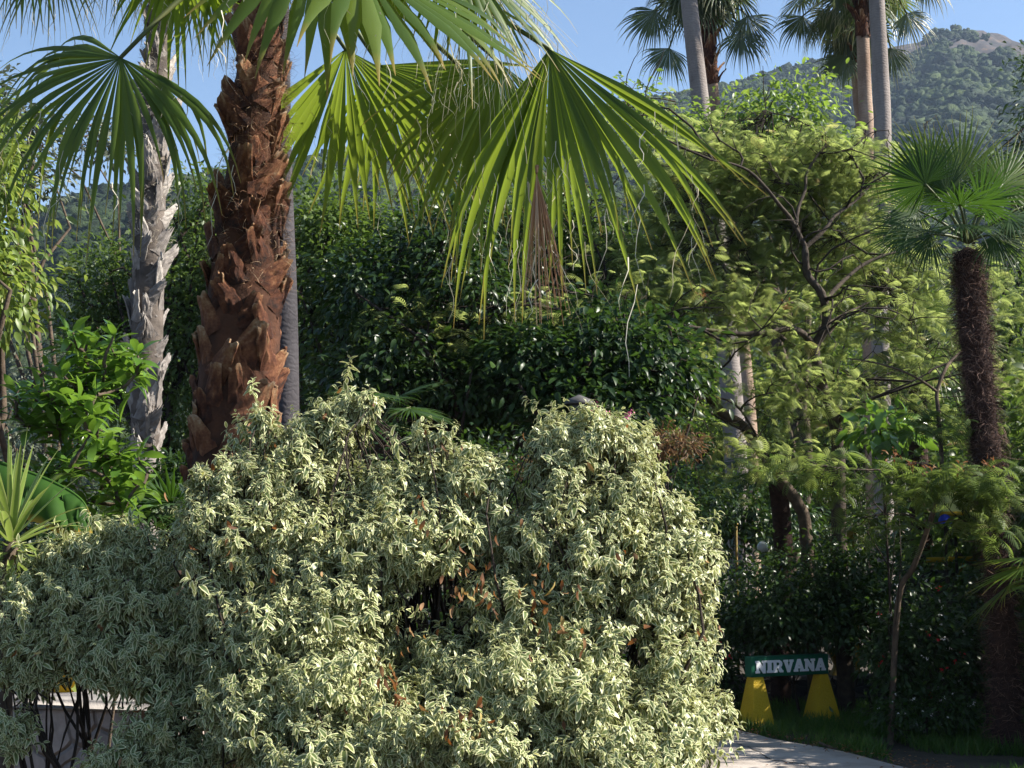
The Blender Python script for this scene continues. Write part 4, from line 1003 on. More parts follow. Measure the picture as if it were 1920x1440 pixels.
# ================================================================ YUCCA, BANANA LEAF, LANCE LEAVED SHRUB, RED FLOWER
def strap_rosette(name, c, base, label, n, L, w, mat, cat='plant', seed=1, lowdroop=1.0, trunk_r=.03, trunkmat='bark'):
    r = np.random.default_rng(seed); th = thing(name, base, label, cat)
    g = G(); c = np.asarray(c, float)
    for i in range(n):
        az = i * 2.39996; e = math.radians(84 - 120 * (i / n) ** 1.1)
        d = np.array([math.cos(az) * math.cos(e), math.sin(az) * math.cos(e), math.sin(e)])
        K = 9; ln = L * r.uniform(.8, 1.1); p = c + np.array([0, 0, .10 * (1 - i / n)]); V = []; E = []
        side = nrm(np.cross(d, [0, 0, 1.0]) + r.normal(size=3) * .1)
        dr = lowdroop * (.10 + .9 * (i / n) ** 2) * r.uniform(.5, 1.4)
        for k in range(K + 1):
            t = k / K; hw = w / 2 * min(1, .45 + t * 2.2) * (1 - t ** 2.6) + .0008
            up = nrm(np.cross(side, d))
            V += [p - side * hw + up * hw * .35, p, p + side * hw + up * hw * .35]; E += [1, .2, 1]
            p = p + d * ln / K; d = nrm(d + np.array([0, 0, -1]) * dr * (t ** 1.2) * .55)
        q = [(k * 3 + j, k * 3 + j + 1, k * 3 + j + 4, k * 3 + j + 3) for k in range(K) for j in (0, 1)]
        g.add(V, q=q, var=r.random(), ed=E)
    g.build('leaves', MAT[mat], th)
    tg = G(); tg.tube(curve_pts(np.asarray(base, float) - np.array([0, 0, .08]), c + np.array([0, 0, .06]), 6, .02, r), trunk_r, 10); tg.build('stem', MAT[trunkmat], th)
    return th
yb = P(20, 1045, 5.8)
strap_rosette('yucca', yb, (yb[0], yb[1], float(ground_z(0, 5.8))), 'pale green yucca with sword leaves at the left edge, above the shaded shrub', 46, .40, .032, 'yucca', seed=4)
# banana-like leaf
bn0 = P(-260, 800, 6.4); bn = thing('banana_plant', (bn0[0], 6.4, float(ground_z(0, 6.4))), 'banana plant whose broad torn leaf hangs in from the left edge', 'plant')
g = G()
def banana_leaf(g, pts, hw, seed, hang=1.0):
    r = np.random.default_rng(seed); p = smooth_path(pts, 8); n = len(p); tan = nrm(np.gradient(p, axis=0))
    side = nrm(np.cross(tan, [0, 0, 1.0]))
    t = np.linspace(0, 1, n); w = hw * np.sin(np.pi * np.clip(t * .93 + .05, 0, 1)) ** .55
    for sg_ in (-1, 1):
        V = []; E = []; nc = 6
        for i in range(n):
            tear = .018 * r.normal() * (1 if i % 3 else 3)
            for j in range(nc):
                f = j / (nc - 1); o = f * w[i]
                fall = hang * (f ** 1.5) * w[i] * (.9 if sg_ < 0 else .95)
                V.append(p[i] + side[i] * sg_ * o * (1 - .55 * hang * f) + np.array([0, 0, -fall + .006 * math.sin(i * 2.1) * f]) + tan[i] * tear * f); E.append(f if f > 0 else .0)
        q = [(i * nc + j, i * nc + j + 1, (i + 1) * nc + j + 1, (i + 1) * nc + j) for i in range(n - 1) for j in range(nc - 1)]
        g.add(V, q=q, var=np.repeat(np.clip(.45 + .3 * r.normal(size=n), 0, 1), nc), ed=E)
    g.tube(p, np.linspace(.014, .004, n), 6, var=.9)
banana_leaf(g, [P(-260, 800, 6.40), P(-120, 832, 6.35), P(0, 868, 6.20), P(90, 900, 6.15), P(150, 935, 6.10), P(172, 975, 6.10)], .2, 3)
banana_leaf(g, [P(-260, 800, 6.40), P(-330, 620, 6.50), P(-420, 560, 6.50), P(-520, 600, 6.50)], .2, 5)
banana_leaf(g, [P(-260, 800, 6.40), P(-240, 600, 6.80), P(-200, 520, 7.30), P(-180, 560, 7.80)], .2, 7)
g.build('leaves', MAT['banana'], bn)
tg = G(); tg.tube([np.array([bn0[0], 6.40, -.1]), np.array([bn0[0] + .02, 6.40, .8]), bn0 + np.array([0, 0, .02])], [.11, .09, .05], 12); tg.build('stem', MAT['petiole'], bn)
# lance-leaved glossy shrub
def whorl_shrub(name, base, shoots, label, mat, size, tm=T_LANCE, nper=11, stems=None, seed=3, cat='shrub', bark='bark', stem_r=.02):
    r = np.random.default_rng(seed); th = thing(name, base, label, cat); g = G(); sg = G(); base = np.asarray(base, float)
    c = np.asarray(shoots, float)
    for s in c:
        ax = nrm(np.array([r.normal() * .5, r.normal() * .5, 1.0])); a = nrm(np.cross(ax, [.2, 1, .1])); b2 = np.cross(ax, a)
        n = nper + r.integers(-3, 4); ang = np.arange(n) * 2.39996 + r.uniform(0, 6); t = np.arange(n) / n
        rad = np.cos(ang)[:, None] * a + np.sin(ang)[:, None] * b2
        d = nrm(rad * (1.0 - .55 * t)[:, None] + ax * (.15 + .8 * t)[:, None] + np.array([0, 0, -.18]) + r.normal(size=(n, 3)) * .15)
        pos = s + ax * (t * .07 - .05)[:, None]
        scatter(g, tm, pos, d, size * r.uniform(.7, 1.2, n), None, .3)
    # branches: nearest-parent tree
    nodes = [base + np.array([0, 0, .25])]; order = np.argsort(c[:, 2])
    for i in order:
        arr = np.array(nodes); dist = np.linalg.norm((arr - c[i]) * np.array([1, 1, .7]), axis=1) + 2.0 * np.maximum(0, arr[:, 2] - c[i][2] + .03)
        k = dist.argmin(); cp = curve_pts(arr[k], c[i], 5, .08, r); sg.tube(cp, np.linspace(stem_r * .55, stem_r * .22, 5), 5); nodes += [cp[2], c[i]]
    sg.tube([base - np.array([0, 0, .1]), base + np.array([0, 0, .28])], [stem_r * 1.3, stem_r], 7)
    g.build('foliage', MAT[mat], th); sg.build('stems', MAT[bark], th); return th
sh = []
for px, py, n, sx, sy in ((150, 640, 8, 50, 22), (110, 710, 10, 55, 25), (180, 720, 10, 45, 30), (250, 690, 6, 25, 22), (80, 780, 8, 40, 30), (170, 790, 12, 50, 28), (130, 860, 10, 60, 28), (210, 850, 8, 35, 25), (190, 925, 10, 50, 22), (110, 920, 6, 40, 20), (255, 905, 4, 25, 20), (60, 750, 3, 20, 20)):
    for _ in range(n): sh.append(P(px + rng.normal() * sx * .7, py + rng.normal() * sy * .7, 6.6 + rng.normal() * .15))
b = P(165, 1200, 6.6)
whorl_shrub('broadleaf_shrub', (b[0], 6.6, .2), sh, 'glossy green shrub with long pointed leaves, in front of the grey shaggy palm', 'glossy', .112)
rf = P(228, 952, 7.2); th = thing('red_flower', (rf[0], rf[1], rf[2] - .2), 'cluster of deep red flowers under the glossy shrub', 'flower')
g = G(); n = 34; d = nrm(rng.normal(size=(n, 3))); g.inst(T_OVAL[0], frames(d, nrm(rng.normal(size=(n, 3))), rng.uniform(.018, .03, n)), rf + rng.normal(size=(n, 3)) * np.array([.022, .02, .02])); g.build('petals', MAT['petal_red'], th)['kind'] = 'stuff'
g = G(); g.tube(curve_pts(rf + np.array([-.04, .1, -.9]), rf, 6, .05), .006, 5); g.build('stem', MAT['darkbark'], th)

# ================================================================ FEATHERY TREE (centre right)
DF = 17.5
ft = thing('feathery_tree', (P(1575, 1300, DF)[0], DF, 0), 'feathery lime green tree with dark forked branches, right of centre', 'tree')
def limb(px, r0, r1, dds=None, name='limb', k=5):
    pts = [P(a, b, DF + (1.3 * dds[i] if dds else 0)) for i, (a, b) in enumerate(px)]
    p = smooth_path(pts, k); g = G(); rr = 1.3 * np.linspace(r0, r1, len(p)) * (1 + .07 * rng.normal(size=len(p)))
    g.tube(p, rr, 8); g.build(name, MAT['limbbark'], ft); return p
P1 = [(1590, 1380), (1580, 1150), (1573, 1000), (1572, 860), (1566, 797), (1538, 713), (1526, 650)]
pp = [P(a, b, DF) for a, b in P1]; pp[0] = np.array([pp[0][0], DF, -.1]); p = smooth_path(pp, 5); g = G(); g.tube(p, np.linspace(.11, .062, len(p)), 10); g.build('trunk', MAT['limbbark'], ft)
allp = [p[len(p) // 2:]]
allp.append(limb([(1526, 650), (1548, 612), (1547, 572), (1537, 545), (1514, 515), (1510, 480), (1510, 463)], .048, .030, [0, -.05, -.08, -.1, -.1, -.15, -.15]))
allp.append(limb([(1510, 463), (1484, 413), (1462, 385), (1434, 350), (1403, 320), (1365, 305), (1330, 300)], .026, .008, [-.15, -.2, -.3, -.35, -.4, -.5, -.6]))
allp.append(limb([(1493, 425), (1497, 390), (1510, 355), (1512, 327), (1530, 295), (1543, 278), (1557, 262)], .020, .006, [-.2, -.1, 0, .05, .1, .2, .3]))
allp.append(limb([(1511, 463), (1545, 432), (1567, 403), (1600, 380), (1628, 352), (1648, 320)], .024, .007, [-.15, -.1, 0, .1, .2, .3]))
allp.append(limb([(1548, 565), (1568, 540), (1613, 500), (1660, 478), (1700, 470)], .026, .010, [-.1, 0, .2, .3, .4]))
allp.append(limb([(1548, 610), (1572, 595), (1602, 580), (1640, 560), (1668, 530)], .018, .006, [0, .15, .3, .5, .6]))
allp.append(limb([(1526, 648), (1505, 625), (1480, 616), (1440, 624), (1390, 626), (1335, 620), (1280, 610)], .034, .018, [0, -.15, -.3, -.4, -.5, -.6, -.7]))
P2 = [(1530, 1360), (1512, 1010), (1497, 947), (1468, 905), (1440, 867), (1394, 800), (1353, 773), (1313, 720), (1280, 668), (1261, 630), (1258, 612)]
pp = [P(a, b, DF + .45 - .06 * i) for i, (a, b) in enumerate(P2)]; pp[0] = np.array([pp[0][0], DF + .45, -.1]); p = smooth_path(pp, 5); g = G(); g.tube(p, np.linspace(.085, .04, len(p)), 10); g.build('trunk', MAT['bark'], ft); allp.append(p[len(p) // 2:])
allp.append(limb([(1260, 640), (1208, 630), (1170, 615), (1140, 603), (1095, 590), (1047, 580), (990, 572), (930, 575)], .030, .008, [-.4, -.5, -.6, -.7, -.8, -.9, -1, -1]))
allp.append(limb([(1500, 660), (1460, 628), (1430, 594), (1390, 548), (1352, 493), (1330, 455), (1300, 420)], .026, .008, [0, .1, .2, .25, .3, .35, .4]))
allp.append(limb([(1318, 722), (1300, 712), (1270, 690), (1240, 650), (1200, 610), (1150, 560), (1110, 520)], .018, .006, [0, 0, .1, .2, .3, .4, .5]))
allp.append(limb([(1568, 800), (1590, 770), (1640, 745), (1700, 720), (1740, 700)], .018, .006, [0, -.1, -.2, -.3, -.3]))
allp.append(limb([(1440, 867), (1420, 820), (1380, 760), (1330, 745), (1290, 760)], .014, .005, [0, -.2, -.3, -.4, -.5]))
sec = G(); base_nodes = np.vstack(allp)
for _ in range(46):
    a_ = base_nodes[rng.integers(len(base_nodes))]; d_ = nrm(np.array([rng.normal(), rng.normal() * .5 - .25, .55 + .5 * rng.normal()])); L_ = rng.uniform(.5, 1.7)
    q_ = curve_pts(a_, a_ + d_ * L_, 7, .12); sec.tube(q_, np.linspace(.017, .005, 7), 5); allp.append(q_)
    for _k in range(2):
        b_ = q_[rng.integers(2, 6)]; e_ = nrm(d_ + rng.normal(size=3) * .8); w_ = curve_pts(b_, b_ + e_ * L_ * .5, 5, .12); sec.tube(w_, np.linspace(.009, .003, 5), 4); allp.append(w_)
sec.build('branches', MAT['darkbark'], ft)['kind'] = 'stuff'
nodes = np.vstack(allp)
FE = [  # px, py, rx, ry, depth offset, depth radius, clusters
    (1330, 310, 120, 60, .3, .9, 80), (1480, 300, 110, 55, .3, .9, 80), (1600, 320, 85, 55, .4, .8, 55), (1400, 390, 150, 75, .5, 1.0, 150), (1560, 390, 110, 75, .6, .9, 100), (1270, 420, 90, 95, .6, .8, 80),
    (1180, 490, 85, 75, .7, .7, 50), (1330, 520, 130, 80, .5, 1.0, 120), (1480, 500, 130, 80, .9, .9, 110), (1620, 500, 110, 80, .9, .8, 90), (1110, 570, 90, 50, -.3, .7, 42), (1250, 560, 100, 50, -.3, .7, 46),
    (1400, 590, 110, 50, -.3, .8, 56), (1370, 690, 130, 65, -.5, .9, 80), (1600, 610, 110, 65, .3, .8, 66), (1620, 710, 100, 65, .3, .7, 46), (1480, 740, 120, 55, -.4, .7, 54), (1350, 770, 90, 40, -.7, .6, 24),
    (970, 595, 100, 26, -1.2, .5, 18), (770, 600, 60, 22, -1.3, .4, 16), (830, 640, 60, 24, -1.3, .4, 10), (1420, 860, 100, 40, -.9, .5, 26), (1740, 790, 60, 50, .4, .6, 18), (1890, 560, 70, 80, .9, .6, 34), (1890, 710, 60, 70, .9, .6, 24), (1240, 260, 70, 40, .9, .6, 16), (1710, 560, 60, 70, .7, .6, 30), (1700, 660, 60, 60, .6, .6, 22)]
def feather_clusters(FE, D, nodes, th, per=1.0, nper=6, size=(.19, .34), twig=1.1, tw_r=.009, sp=.14, gaps=(), mat='feather'):
    g = G(); tw = G(); fc = []
    for px, py, rx, ry, dd, rd, ncl in FE:
        e = ell(px, py, D + dd, rx, ry, rd); n = int(ncl * per)
        u = nrm(rng.normal(size=(n, 3))); fc.append(e[0] + u * e[1] * (rng.random(n) ** .42)[:, None])
    fc = np.vstack(fc)
    for gc, gr in gaps: fc = fc[np.linalg.norm((fc - gc) * np.array([1, .25, 1]), axis=1) > gr]
    n = len(fc) * nper; k = np.repeat(np.arange(len(fc)), nper)
    az = rng.uniform(0, 2 * math.pi, n); el_ = rng.normal(.05, .5, n)
    d = np.stack([np.cos(az) * np.cos(el_), np.sin(az) * np.cos(el_), np.sin(el_)], 1)
    posn = fc[k] + rng.normal(size=(n, 3)) * np.array([sp, sp, sp * .6])
    cv = rng.random(len(fc)); var = np.clip(.5 * cv[k] + .5 * rng.random(n), 0, .93); var[rng.random(n) < .012] = 1.0
    scatter(g, T_FEATH, posn, d, rng.uniform(*size, n), var, .3)
    for i in range(len(fc)):
        dd = np.linalg.norm(nodes - fc[i], axis=1); j = np.argsort(dd)[rng.integers(0, 4)]
        if dd[j] < twig: tw.tube(curve_pts(nodes[j], fc[i], 5, .12), np.linspace(tw_r, tw_r * .3, 5), 4)
    tw.build('twigs', MAT['darkbark'], th)['kind'] = 'stuff'; g.build('crown', MAT[mat], th)
FE = [(px, py, rx * 1.3, ry * 1.4 if ry > 35 else ry, dd + (.35 if ry > 35 else .1), rd * .8, nc) for px, py, rx, ry, dd, rd, nc in FE]
feather_clusters(FE, DF, nodes, ft, 1.1, 6, (.12, .23), 1.3, .006, .18, gaps=[(P(1650, 640, DF), .38), (P(1374, 700, DF), .34), (P(1384, 790, DF), .34), (P(1340, 430, DF), .3)])
def seed_heads(cs, n, th):
    g = G(); pos = np.array(cs)[rng.integers(0, len(cs), n)] + rng.normal(size=(n, 3)) * .04
    scatter(g, T_NARROW, pos, rng.normal(size=(n, 3)) + np.array([0, 0, .6]), rng.uniform(.04, .08, n)); g.build('seed_heads', MAT['russet'], th)['kind'] = 'stuff'
seed_heads([P(1320, 555, 16.8), P(1475, 575, 16.9)], 40, ft)
# young feathery tree with pale bare stem, whose sprays hang before the hairy trunk
DY = 15.0
yt = thing('feathery_tree', (P(1668, 1300, DY)[0], DY, 0), 'young feathery tree with thin pale stem, low sprays crossing the hairy trunk', 'tree')
def ylimb(px, r0, r1, dds, name='limb'):
    pts = [P(a, b, DY + d) for (a, b), d in zip(px, dds)]
    if name == 'trunk': pts[0] = np.array([pts[0][0], DY, -.1])
    p = smooth_path(pts, 5); g = G(); g.tube(p, np.linspace(r0, r1, len(p)), 8); g.build(name, MAT['bark'], yt); return p
yp = [ylimb([(1668, 1390), (1684, 1130), (1712, 1065), (1738, 995), (1765, 900), (1760, 780), (1757, 735), (1774, 690), (1794, 667), (1830, 640)], .034, .014, [0, 0, -.1, -.2, -.3, -.2, -.1, 0, .3, .6], 'trunk')]
yp.append(ylimb([(1757, 735), (1730, 715), (1690, 695), (1640, 680), (1590, 672)], .016, .006, [-.1, -.2, -.3, -.4, -.4]))
yp.append(ylimb([(1762, 880), (1720, 868), (1660, 880), (1600, 880), (1550, 875)], .014, .005, [-.3, -.6, -.8, -.9, -1]))
yp.append(ylimb([(1765, 895), (1800, 880), (1850, 890), (1900, 905)], .014, .005, [-.3, -.6, -.9, -1.1]))
yp.append(ylimb([(1740, 990), (1700, 965), (1650, 965), (1620, 970)], .010, .004, [-.2, -.5, -.7, -.8]))
yp.append(ylimb([(1740, 985), (1790, 975), (1840, 985)], .010, .004, [-.2, -.6, -.9]))
FY = [(1560, 885, 80, 34, -.9, .4, 14), (1680, 895, 85, 42, -.8, .45, 24), (1830, 900, 90, 45, -1.0, .4, 34), (1640, 985, 60, 28, -.8, .3, 9), (1850, 985, 55, 45, -1.0, .3, 12), (1480, 880, 70, 30, -.9, .3, 8), (1740, 800, 70, 45, -.2, .4, 12), (1860, 930, 50, 40, -1.0, .3, 12)]
feather_clusters(FY, DY, np.vstack(yp), yt, .8, 6, (.14, .26), .8, .006, .09, mat='feather_shaded')
seed_heads([P(1677, 850, 14.0), P(1745, 885, 14.0), P(1800, 875, 13.9), P(1850, 870, 13.9), P(1710, 875, 14.1)], 90, yt)

# ================================================================ OTHER TREES AND SHRUBS
def gz(px, py, D): q = P(px, py, D); return (q[0], q[1], 0.0)
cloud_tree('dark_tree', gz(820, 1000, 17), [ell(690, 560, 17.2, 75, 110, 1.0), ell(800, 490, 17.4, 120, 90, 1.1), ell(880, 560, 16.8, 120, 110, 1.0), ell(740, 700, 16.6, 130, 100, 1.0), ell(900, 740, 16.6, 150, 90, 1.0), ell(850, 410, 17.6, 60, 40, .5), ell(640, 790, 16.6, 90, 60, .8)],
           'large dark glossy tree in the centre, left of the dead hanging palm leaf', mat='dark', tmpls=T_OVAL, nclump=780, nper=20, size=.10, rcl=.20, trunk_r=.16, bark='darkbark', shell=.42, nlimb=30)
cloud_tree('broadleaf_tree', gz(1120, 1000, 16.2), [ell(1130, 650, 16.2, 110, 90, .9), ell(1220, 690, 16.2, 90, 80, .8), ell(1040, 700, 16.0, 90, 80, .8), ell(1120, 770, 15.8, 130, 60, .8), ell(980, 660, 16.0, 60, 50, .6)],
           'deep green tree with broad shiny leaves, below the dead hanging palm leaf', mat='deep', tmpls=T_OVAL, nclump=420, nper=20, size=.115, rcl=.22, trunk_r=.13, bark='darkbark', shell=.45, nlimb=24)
cloud_tree('leafy_tree', gz(1010, 1000, 19.5), [ell(960, 420, 19.5, 110, 75, 1.0), ell(1080, 440, 19.5, 90, 80, 1.0), ell(880, 380, 19.8, 60, 45, .7), ell(1020, 530, 19.2, 120, 60, .9), ell(1150, 500, 19.5, 60, 70, .8)],
           'leafy tree with sunlit top, behind the big hanging palm leaf', mat='mid', tmpls=T_OVAL, nclump=420, nper=20, size=.11, rcl=.22, trunk_r=.15, bark='darkbark', shell=.42, nlimb=26)
cloud_tree('evergreen_tree', gz(400, 1000, 21), [ell(380, 400, 21, 75, 75, .9), ell(440, 520, 21, 130, 120, 1.1), ell(370, 640, 21, 90, 140, 1.1), ell(180, 560, 21.5, 60, 120, .8), ell(200, 700, 21.5, 70, 120, .8), ell(340, 790, 20.5, 60, 90, .8), ell(260, 560, 22, 90, 110, .8)],
           'dense olive green tree between the two palm trunks', mat='mid', tmpls=T_QUAD, nclump=620, nper=30, size=.10, rcl=.24, trunk_r=.2, nlimb=24, bark='darkbark')
cloud_tree('evergreen_tree', gz(600, 1000, 20), [ell(600, 410, 20, 75, 75, .9), ell(640, 520, 20, 80, 110, 1.0), ell(590, 640, 20, 55, 130, .9), ell(680, 430, 20.5, 60, 60, .8)],
           'green tree with sunlit leaves, right beside the large palm trunk', mat='mid', tmpls=T_QUAD, nclump=330, nper=30, size=.10, rcl=.24, trunk_r=.18, nlimb=16, bark='darkbark')
cloud_tree('walnut_tree', gz(-120, 1000, 15), [ell(-40, 330, 15, 60, 110, .8), ell(-95, 430, 15, 120, 130, 1.0), ell(5, 520, 14.6, 60, 70, .6), ell(-70, 240, 15.4, 70, 60, .6), ell(-40, 580, 14.6, 70, 50, .6)],
           'yellow green broad tree at the left edge', mat='yellowish', tmpls=T_OVAL, nclump=300, nper=18, size=.12, rcl=.22, trunk_r=.16, nlimb=18, down=.5)
cloud_tree('slender_tree', gz(20, 900, 24), [ell(20, 250, 24, 90, 60, .8), ell(70, 330, 24, 50, 70, .7), ell(190, 260, 26, 60, 40, .5), ell(-40, 200, 24, 80, 60, .8)],
           'thin pale leaved tree behind the drooping left palm leaf', mat='olive', tmpls=T_QUAD, nclump=170, nper=20, size=.13, rcl=.25, trunk_r=.12, nlimb=16)
cloud_tree('loose_tree', gz(1420, 900, 27), [ell(1400, 220, 27, 110, 60, 1.0), ell(1500, 200, 27, 60, 60, .8), ell(1340, 280, 27, 90, 50, .8), ell(1520, 280, 27, 80, 50, .8), ell(1210, 190, 27.5, 45, 40, .5), ell(1250, 240, 27.5, 70, 40, .6), ell(1440, 320, 27, 130, 60, 1.0)],
           'loose bright green tree behind the feathery tree, below the tall palm crown', mat='bright', tmpls=T_OVAL, nclump=330, nper=17, size=.13, rcl=.26, trunk_r=.14, nlimb=26, shell=.5)
def bgtree(px, D, top, w, label, mat, size=.14, ncl=260, name='garden_tree'):
    m = M(D); yb = 1030 + 2.0 / m; hh = (yb - top)
    cloud_tree(name, gz(px, 1000, D), [ell(px, top + hh * .22, D, w * .7, hh * .22, w * .6 * m), ell(px - w * .3, top + hh * .48, D, w * .75, hh * .26, w * .6 * m), ell(px + w * .35, top + hh * .5, D + .4, w * .7, hh * .26, w * .6 * m), ell(px, top + hh * .76, D, w * .9, hh * .22, w * .6 * m)],
               label, mat=mat, tmpls=T_QUAD, nclump=ncl, nper=26, size=size * (1 + .3 * (D > 38)), rcl=.33 * (1 + .3 * (D > 38)), trunk_r=.16, nlimb=12, bark='darkbark')
bgtree(1310, 41, 480, 130, 'green tree behind the left part of the feathery tree', 'bright')
bgtree(1560, 43, 430, 150, 'green tree behind the forked branches of the feathery tree', 'bright', ncl=300)
bgtree(1760, 42, 400, 120, 'green tree behind the windmill palm crown', 'mid')
bgtree(1905, 27, 380, 90, 'green tree beside the windmill palm at the right edge', 'mid')
bgtree(1140, 40, 330, 120, 'green tree behind the dead hanging palm leaf', 'bright')
bgtree(960, 33, 420, 170, 'dark tree behind the glossy dark tree', 'dark', ncl=300)
bgtree(500, 27, 620, 150, 'dark thicket tree behind the large palm trunk', 'dark')
bgtree(110, 31, 560, 60, 'silvery olive tree on the slope at left', 'olive', .10)
bgtree(30, 19, 640, 90, 'grey green olive bush below the yellow green tree', 'olive', .07, 300)
bgtree(1720, 40, 640, 130, 'shaded green tree behind the hairy trunk', 'dark', ncl=300)
bgtree(1460, 41, 620, 140, 'shaded tree behind the slanting branches', 'mid', ncl=300)
cloud_tree('conifer', gz(1975, 900, 34), [ell(1960, 180, 34, 45, 110, .9), ell(1965, 330, 34, 70, 90, 1.1), ell(1970, 480, 34, 80, 110, 1.2)], 'dark conifer cut off by the right edge of the picture', mat='dark', tmpls=T_NARROW, nclump=260, nper=30, size=.2, rcl=.3, trunk_r=.2, bark='darkbark')
# unseen trees added beyond the right edge to shade the lower garden
for i, (x, y, h, w) in enumerate(((7.6, 16.7, 5.2, 1.2), (7.5, 14.9, 4.6, 1.2), (8.3, 18.4, 5.2, 1.5), (7.2, 13.6, 3.6, .9), (6.9, 19.6, 4.4, 1.3), (10.5, 15.8, 5.4, 1.4))):
    c = np.array([x, y, 0]); e = [(c + np.array([0, 0, h * .62]), np.array([w, w, h * .36])), (c + np.array([-.4, .2, h * .42]), np.array([w * .9, w, h * .32])), (c + np.array([.4, -.3, h * .25]), np.array([w * .9, w * .9, h * .24]))]
    cloud_tree('garden_tree', c, e, 'broad leafy shade tree added in the unseen row beyond the right edge', mat='mid', tmpls=T_OVAL, nclump=260, nper=22, size=.17, rcl=.33, trunk_r=.15, nlimb=8, group='row of added shade trees beyond the right edge')

def shrub(name, px, py, D, rx, ry, label, mat='dark', size=.06, ncl=90, nper=18, tm=T_OVAL, flowers=None, cat='shrub', rcl=.12, bark='darkbark', rd=None):
    c = P(px, py, D)
    th = cloud_tree(name, (c[0], c[1], float(ground_z(0, D))), [ell(px, py, D, rx, ry, rd), ell(px - rx * .4, py + ry * .35, D - .1, rx * .7, ry * .6, rd), ell(px + rx * .4, py + ry * .3, D, rx * .7, ry * .65, rd)], label, cat, mat, tm, ncl, nper, size, rcl, .02, bark, None, .4, .3, 10, crown_name='foliage', trunk_name='stem')
    if flowers:
        for fm, cnt, fs in flowers:
            g = G(); u = nrm(rng.normal(size=(cnt, 3))); u[:, 1] = -abs(u[:, 1]); e = ell(px, py, D, rx, ry, rd); p = e[0] + u * e[1] * rng.uniform(.8, 1.08, (cnt, 1))
            pos = np.repeat(p, 5, 0) + rng.normal(size=(cnt * 5, 3)) * fs * .4
            g.inst(T_OVAL[0], frames(rng.normal(size=(cnt * 5, 3)), nrm(rng.normal(size=(cnt * 5, 3))), np.full(cnt * 5, fs)), pos); g.build('flowers', MAT[fm], th)['kind'] = 'stuff'
    return th
shrub('flowering_shrub', 1722, 1190, 15.4, 100, 110, 'dark leafy shrub with tiny red and white flowers, in shade right of the sign', 'dark', .075, 150, 18, flowers=[('petal_red', 10, .035), ('petal_white', 26, .022)])
shrub('flowering_shrub', 1735, 1325, 15.0, 100, 36, 'low dark shrub with pale tiny flowers, on the grass below the taller flowering one', 'dark', .055, 90, 16, flowers=[('petal_white', 22, .016)])
shrub('flowering_shrub', 1335, 1265, 17.0, 48, 75, 'shaded shrub with red flowers left of the sign', 'dark', .07, 80, 16, flowers=[('petal_red', 9, .045)])
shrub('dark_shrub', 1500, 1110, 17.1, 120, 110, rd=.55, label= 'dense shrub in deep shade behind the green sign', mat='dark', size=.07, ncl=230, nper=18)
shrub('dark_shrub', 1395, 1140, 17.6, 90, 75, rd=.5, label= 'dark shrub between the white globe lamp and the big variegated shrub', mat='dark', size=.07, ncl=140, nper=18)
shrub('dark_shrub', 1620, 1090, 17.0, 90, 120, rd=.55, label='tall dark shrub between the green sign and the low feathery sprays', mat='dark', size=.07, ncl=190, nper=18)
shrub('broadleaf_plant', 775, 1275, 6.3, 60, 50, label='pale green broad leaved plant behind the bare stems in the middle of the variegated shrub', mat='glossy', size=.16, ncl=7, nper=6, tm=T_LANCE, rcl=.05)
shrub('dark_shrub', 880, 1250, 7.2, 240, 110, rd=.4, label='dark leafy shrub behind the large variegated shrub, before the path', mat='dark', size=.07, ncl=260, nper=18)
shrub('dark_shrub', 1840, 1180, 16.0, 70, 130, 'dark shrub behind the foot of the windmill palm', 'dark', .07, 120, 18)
shrub('russet_shrub', 1255, 830, 12.2, 48, 28, 'dry russet foliage rising over the right shoulder of the variegated shrub', 'russet_dim', .06, 60, 18, T_NARROW, rcl=.06)
shrub('russet_shrub', 1010, 870, 12.0, 55, 18, 'reddish leaved shrub in the dip of the variegated shrub', 'russet_dim', .05, 30, 14, T_NARROW, rcl=.05)
shrub('pink_flower_bush', 1120, 790, 11.5, 70, 34, 'light green bush with a few pink flowers beside the grey lantern cap', 'mid', .05, 70, 16, T_NARROW, flowers=[('petal_pink', 12, .03)], rcl=.06)
shrub('broadleaf_plant', 1650, 800, 15.2, 70, 32, 'plant with big glossy lobed leaves between the forked trunk and the hairy trunk', 'glossy', .17, 20, 8, T_OVAL, rcl=.14)
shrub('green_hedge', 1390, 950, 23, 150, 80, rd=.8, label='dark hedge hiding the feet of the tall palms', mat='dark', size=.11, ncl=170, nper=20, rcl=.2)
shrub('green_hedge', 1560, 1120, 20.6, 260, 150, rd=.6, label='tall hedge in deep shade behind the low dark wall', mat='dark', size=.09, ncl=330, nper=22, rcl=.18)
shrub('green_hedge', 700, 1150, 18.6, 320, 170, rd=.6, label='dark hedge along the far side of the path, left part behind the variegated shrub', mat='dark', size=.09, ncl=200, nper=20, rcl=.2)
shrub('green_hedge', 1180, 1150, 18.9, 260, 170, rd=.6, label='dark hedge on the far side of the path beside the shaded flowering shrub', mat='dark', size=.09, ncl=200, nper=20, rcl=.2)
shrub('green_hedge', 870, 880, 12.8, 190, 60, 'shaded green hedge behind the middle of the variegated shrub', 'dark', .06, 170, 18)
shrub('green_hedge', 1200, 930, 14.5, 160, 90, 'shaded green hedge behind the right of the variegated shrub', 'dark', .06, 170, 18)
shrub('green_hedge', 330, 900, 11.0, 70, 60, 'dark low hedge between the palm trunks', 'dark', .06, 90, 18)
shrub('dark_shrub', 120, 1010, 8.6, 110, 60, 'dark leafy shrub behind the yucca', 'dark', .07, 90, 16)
shrub('dark_shrub', 60, 1190, 8.2, 90, 70, 'green shrub standing behind the stone wall at lower left', 'mid', .06, 90, 16)

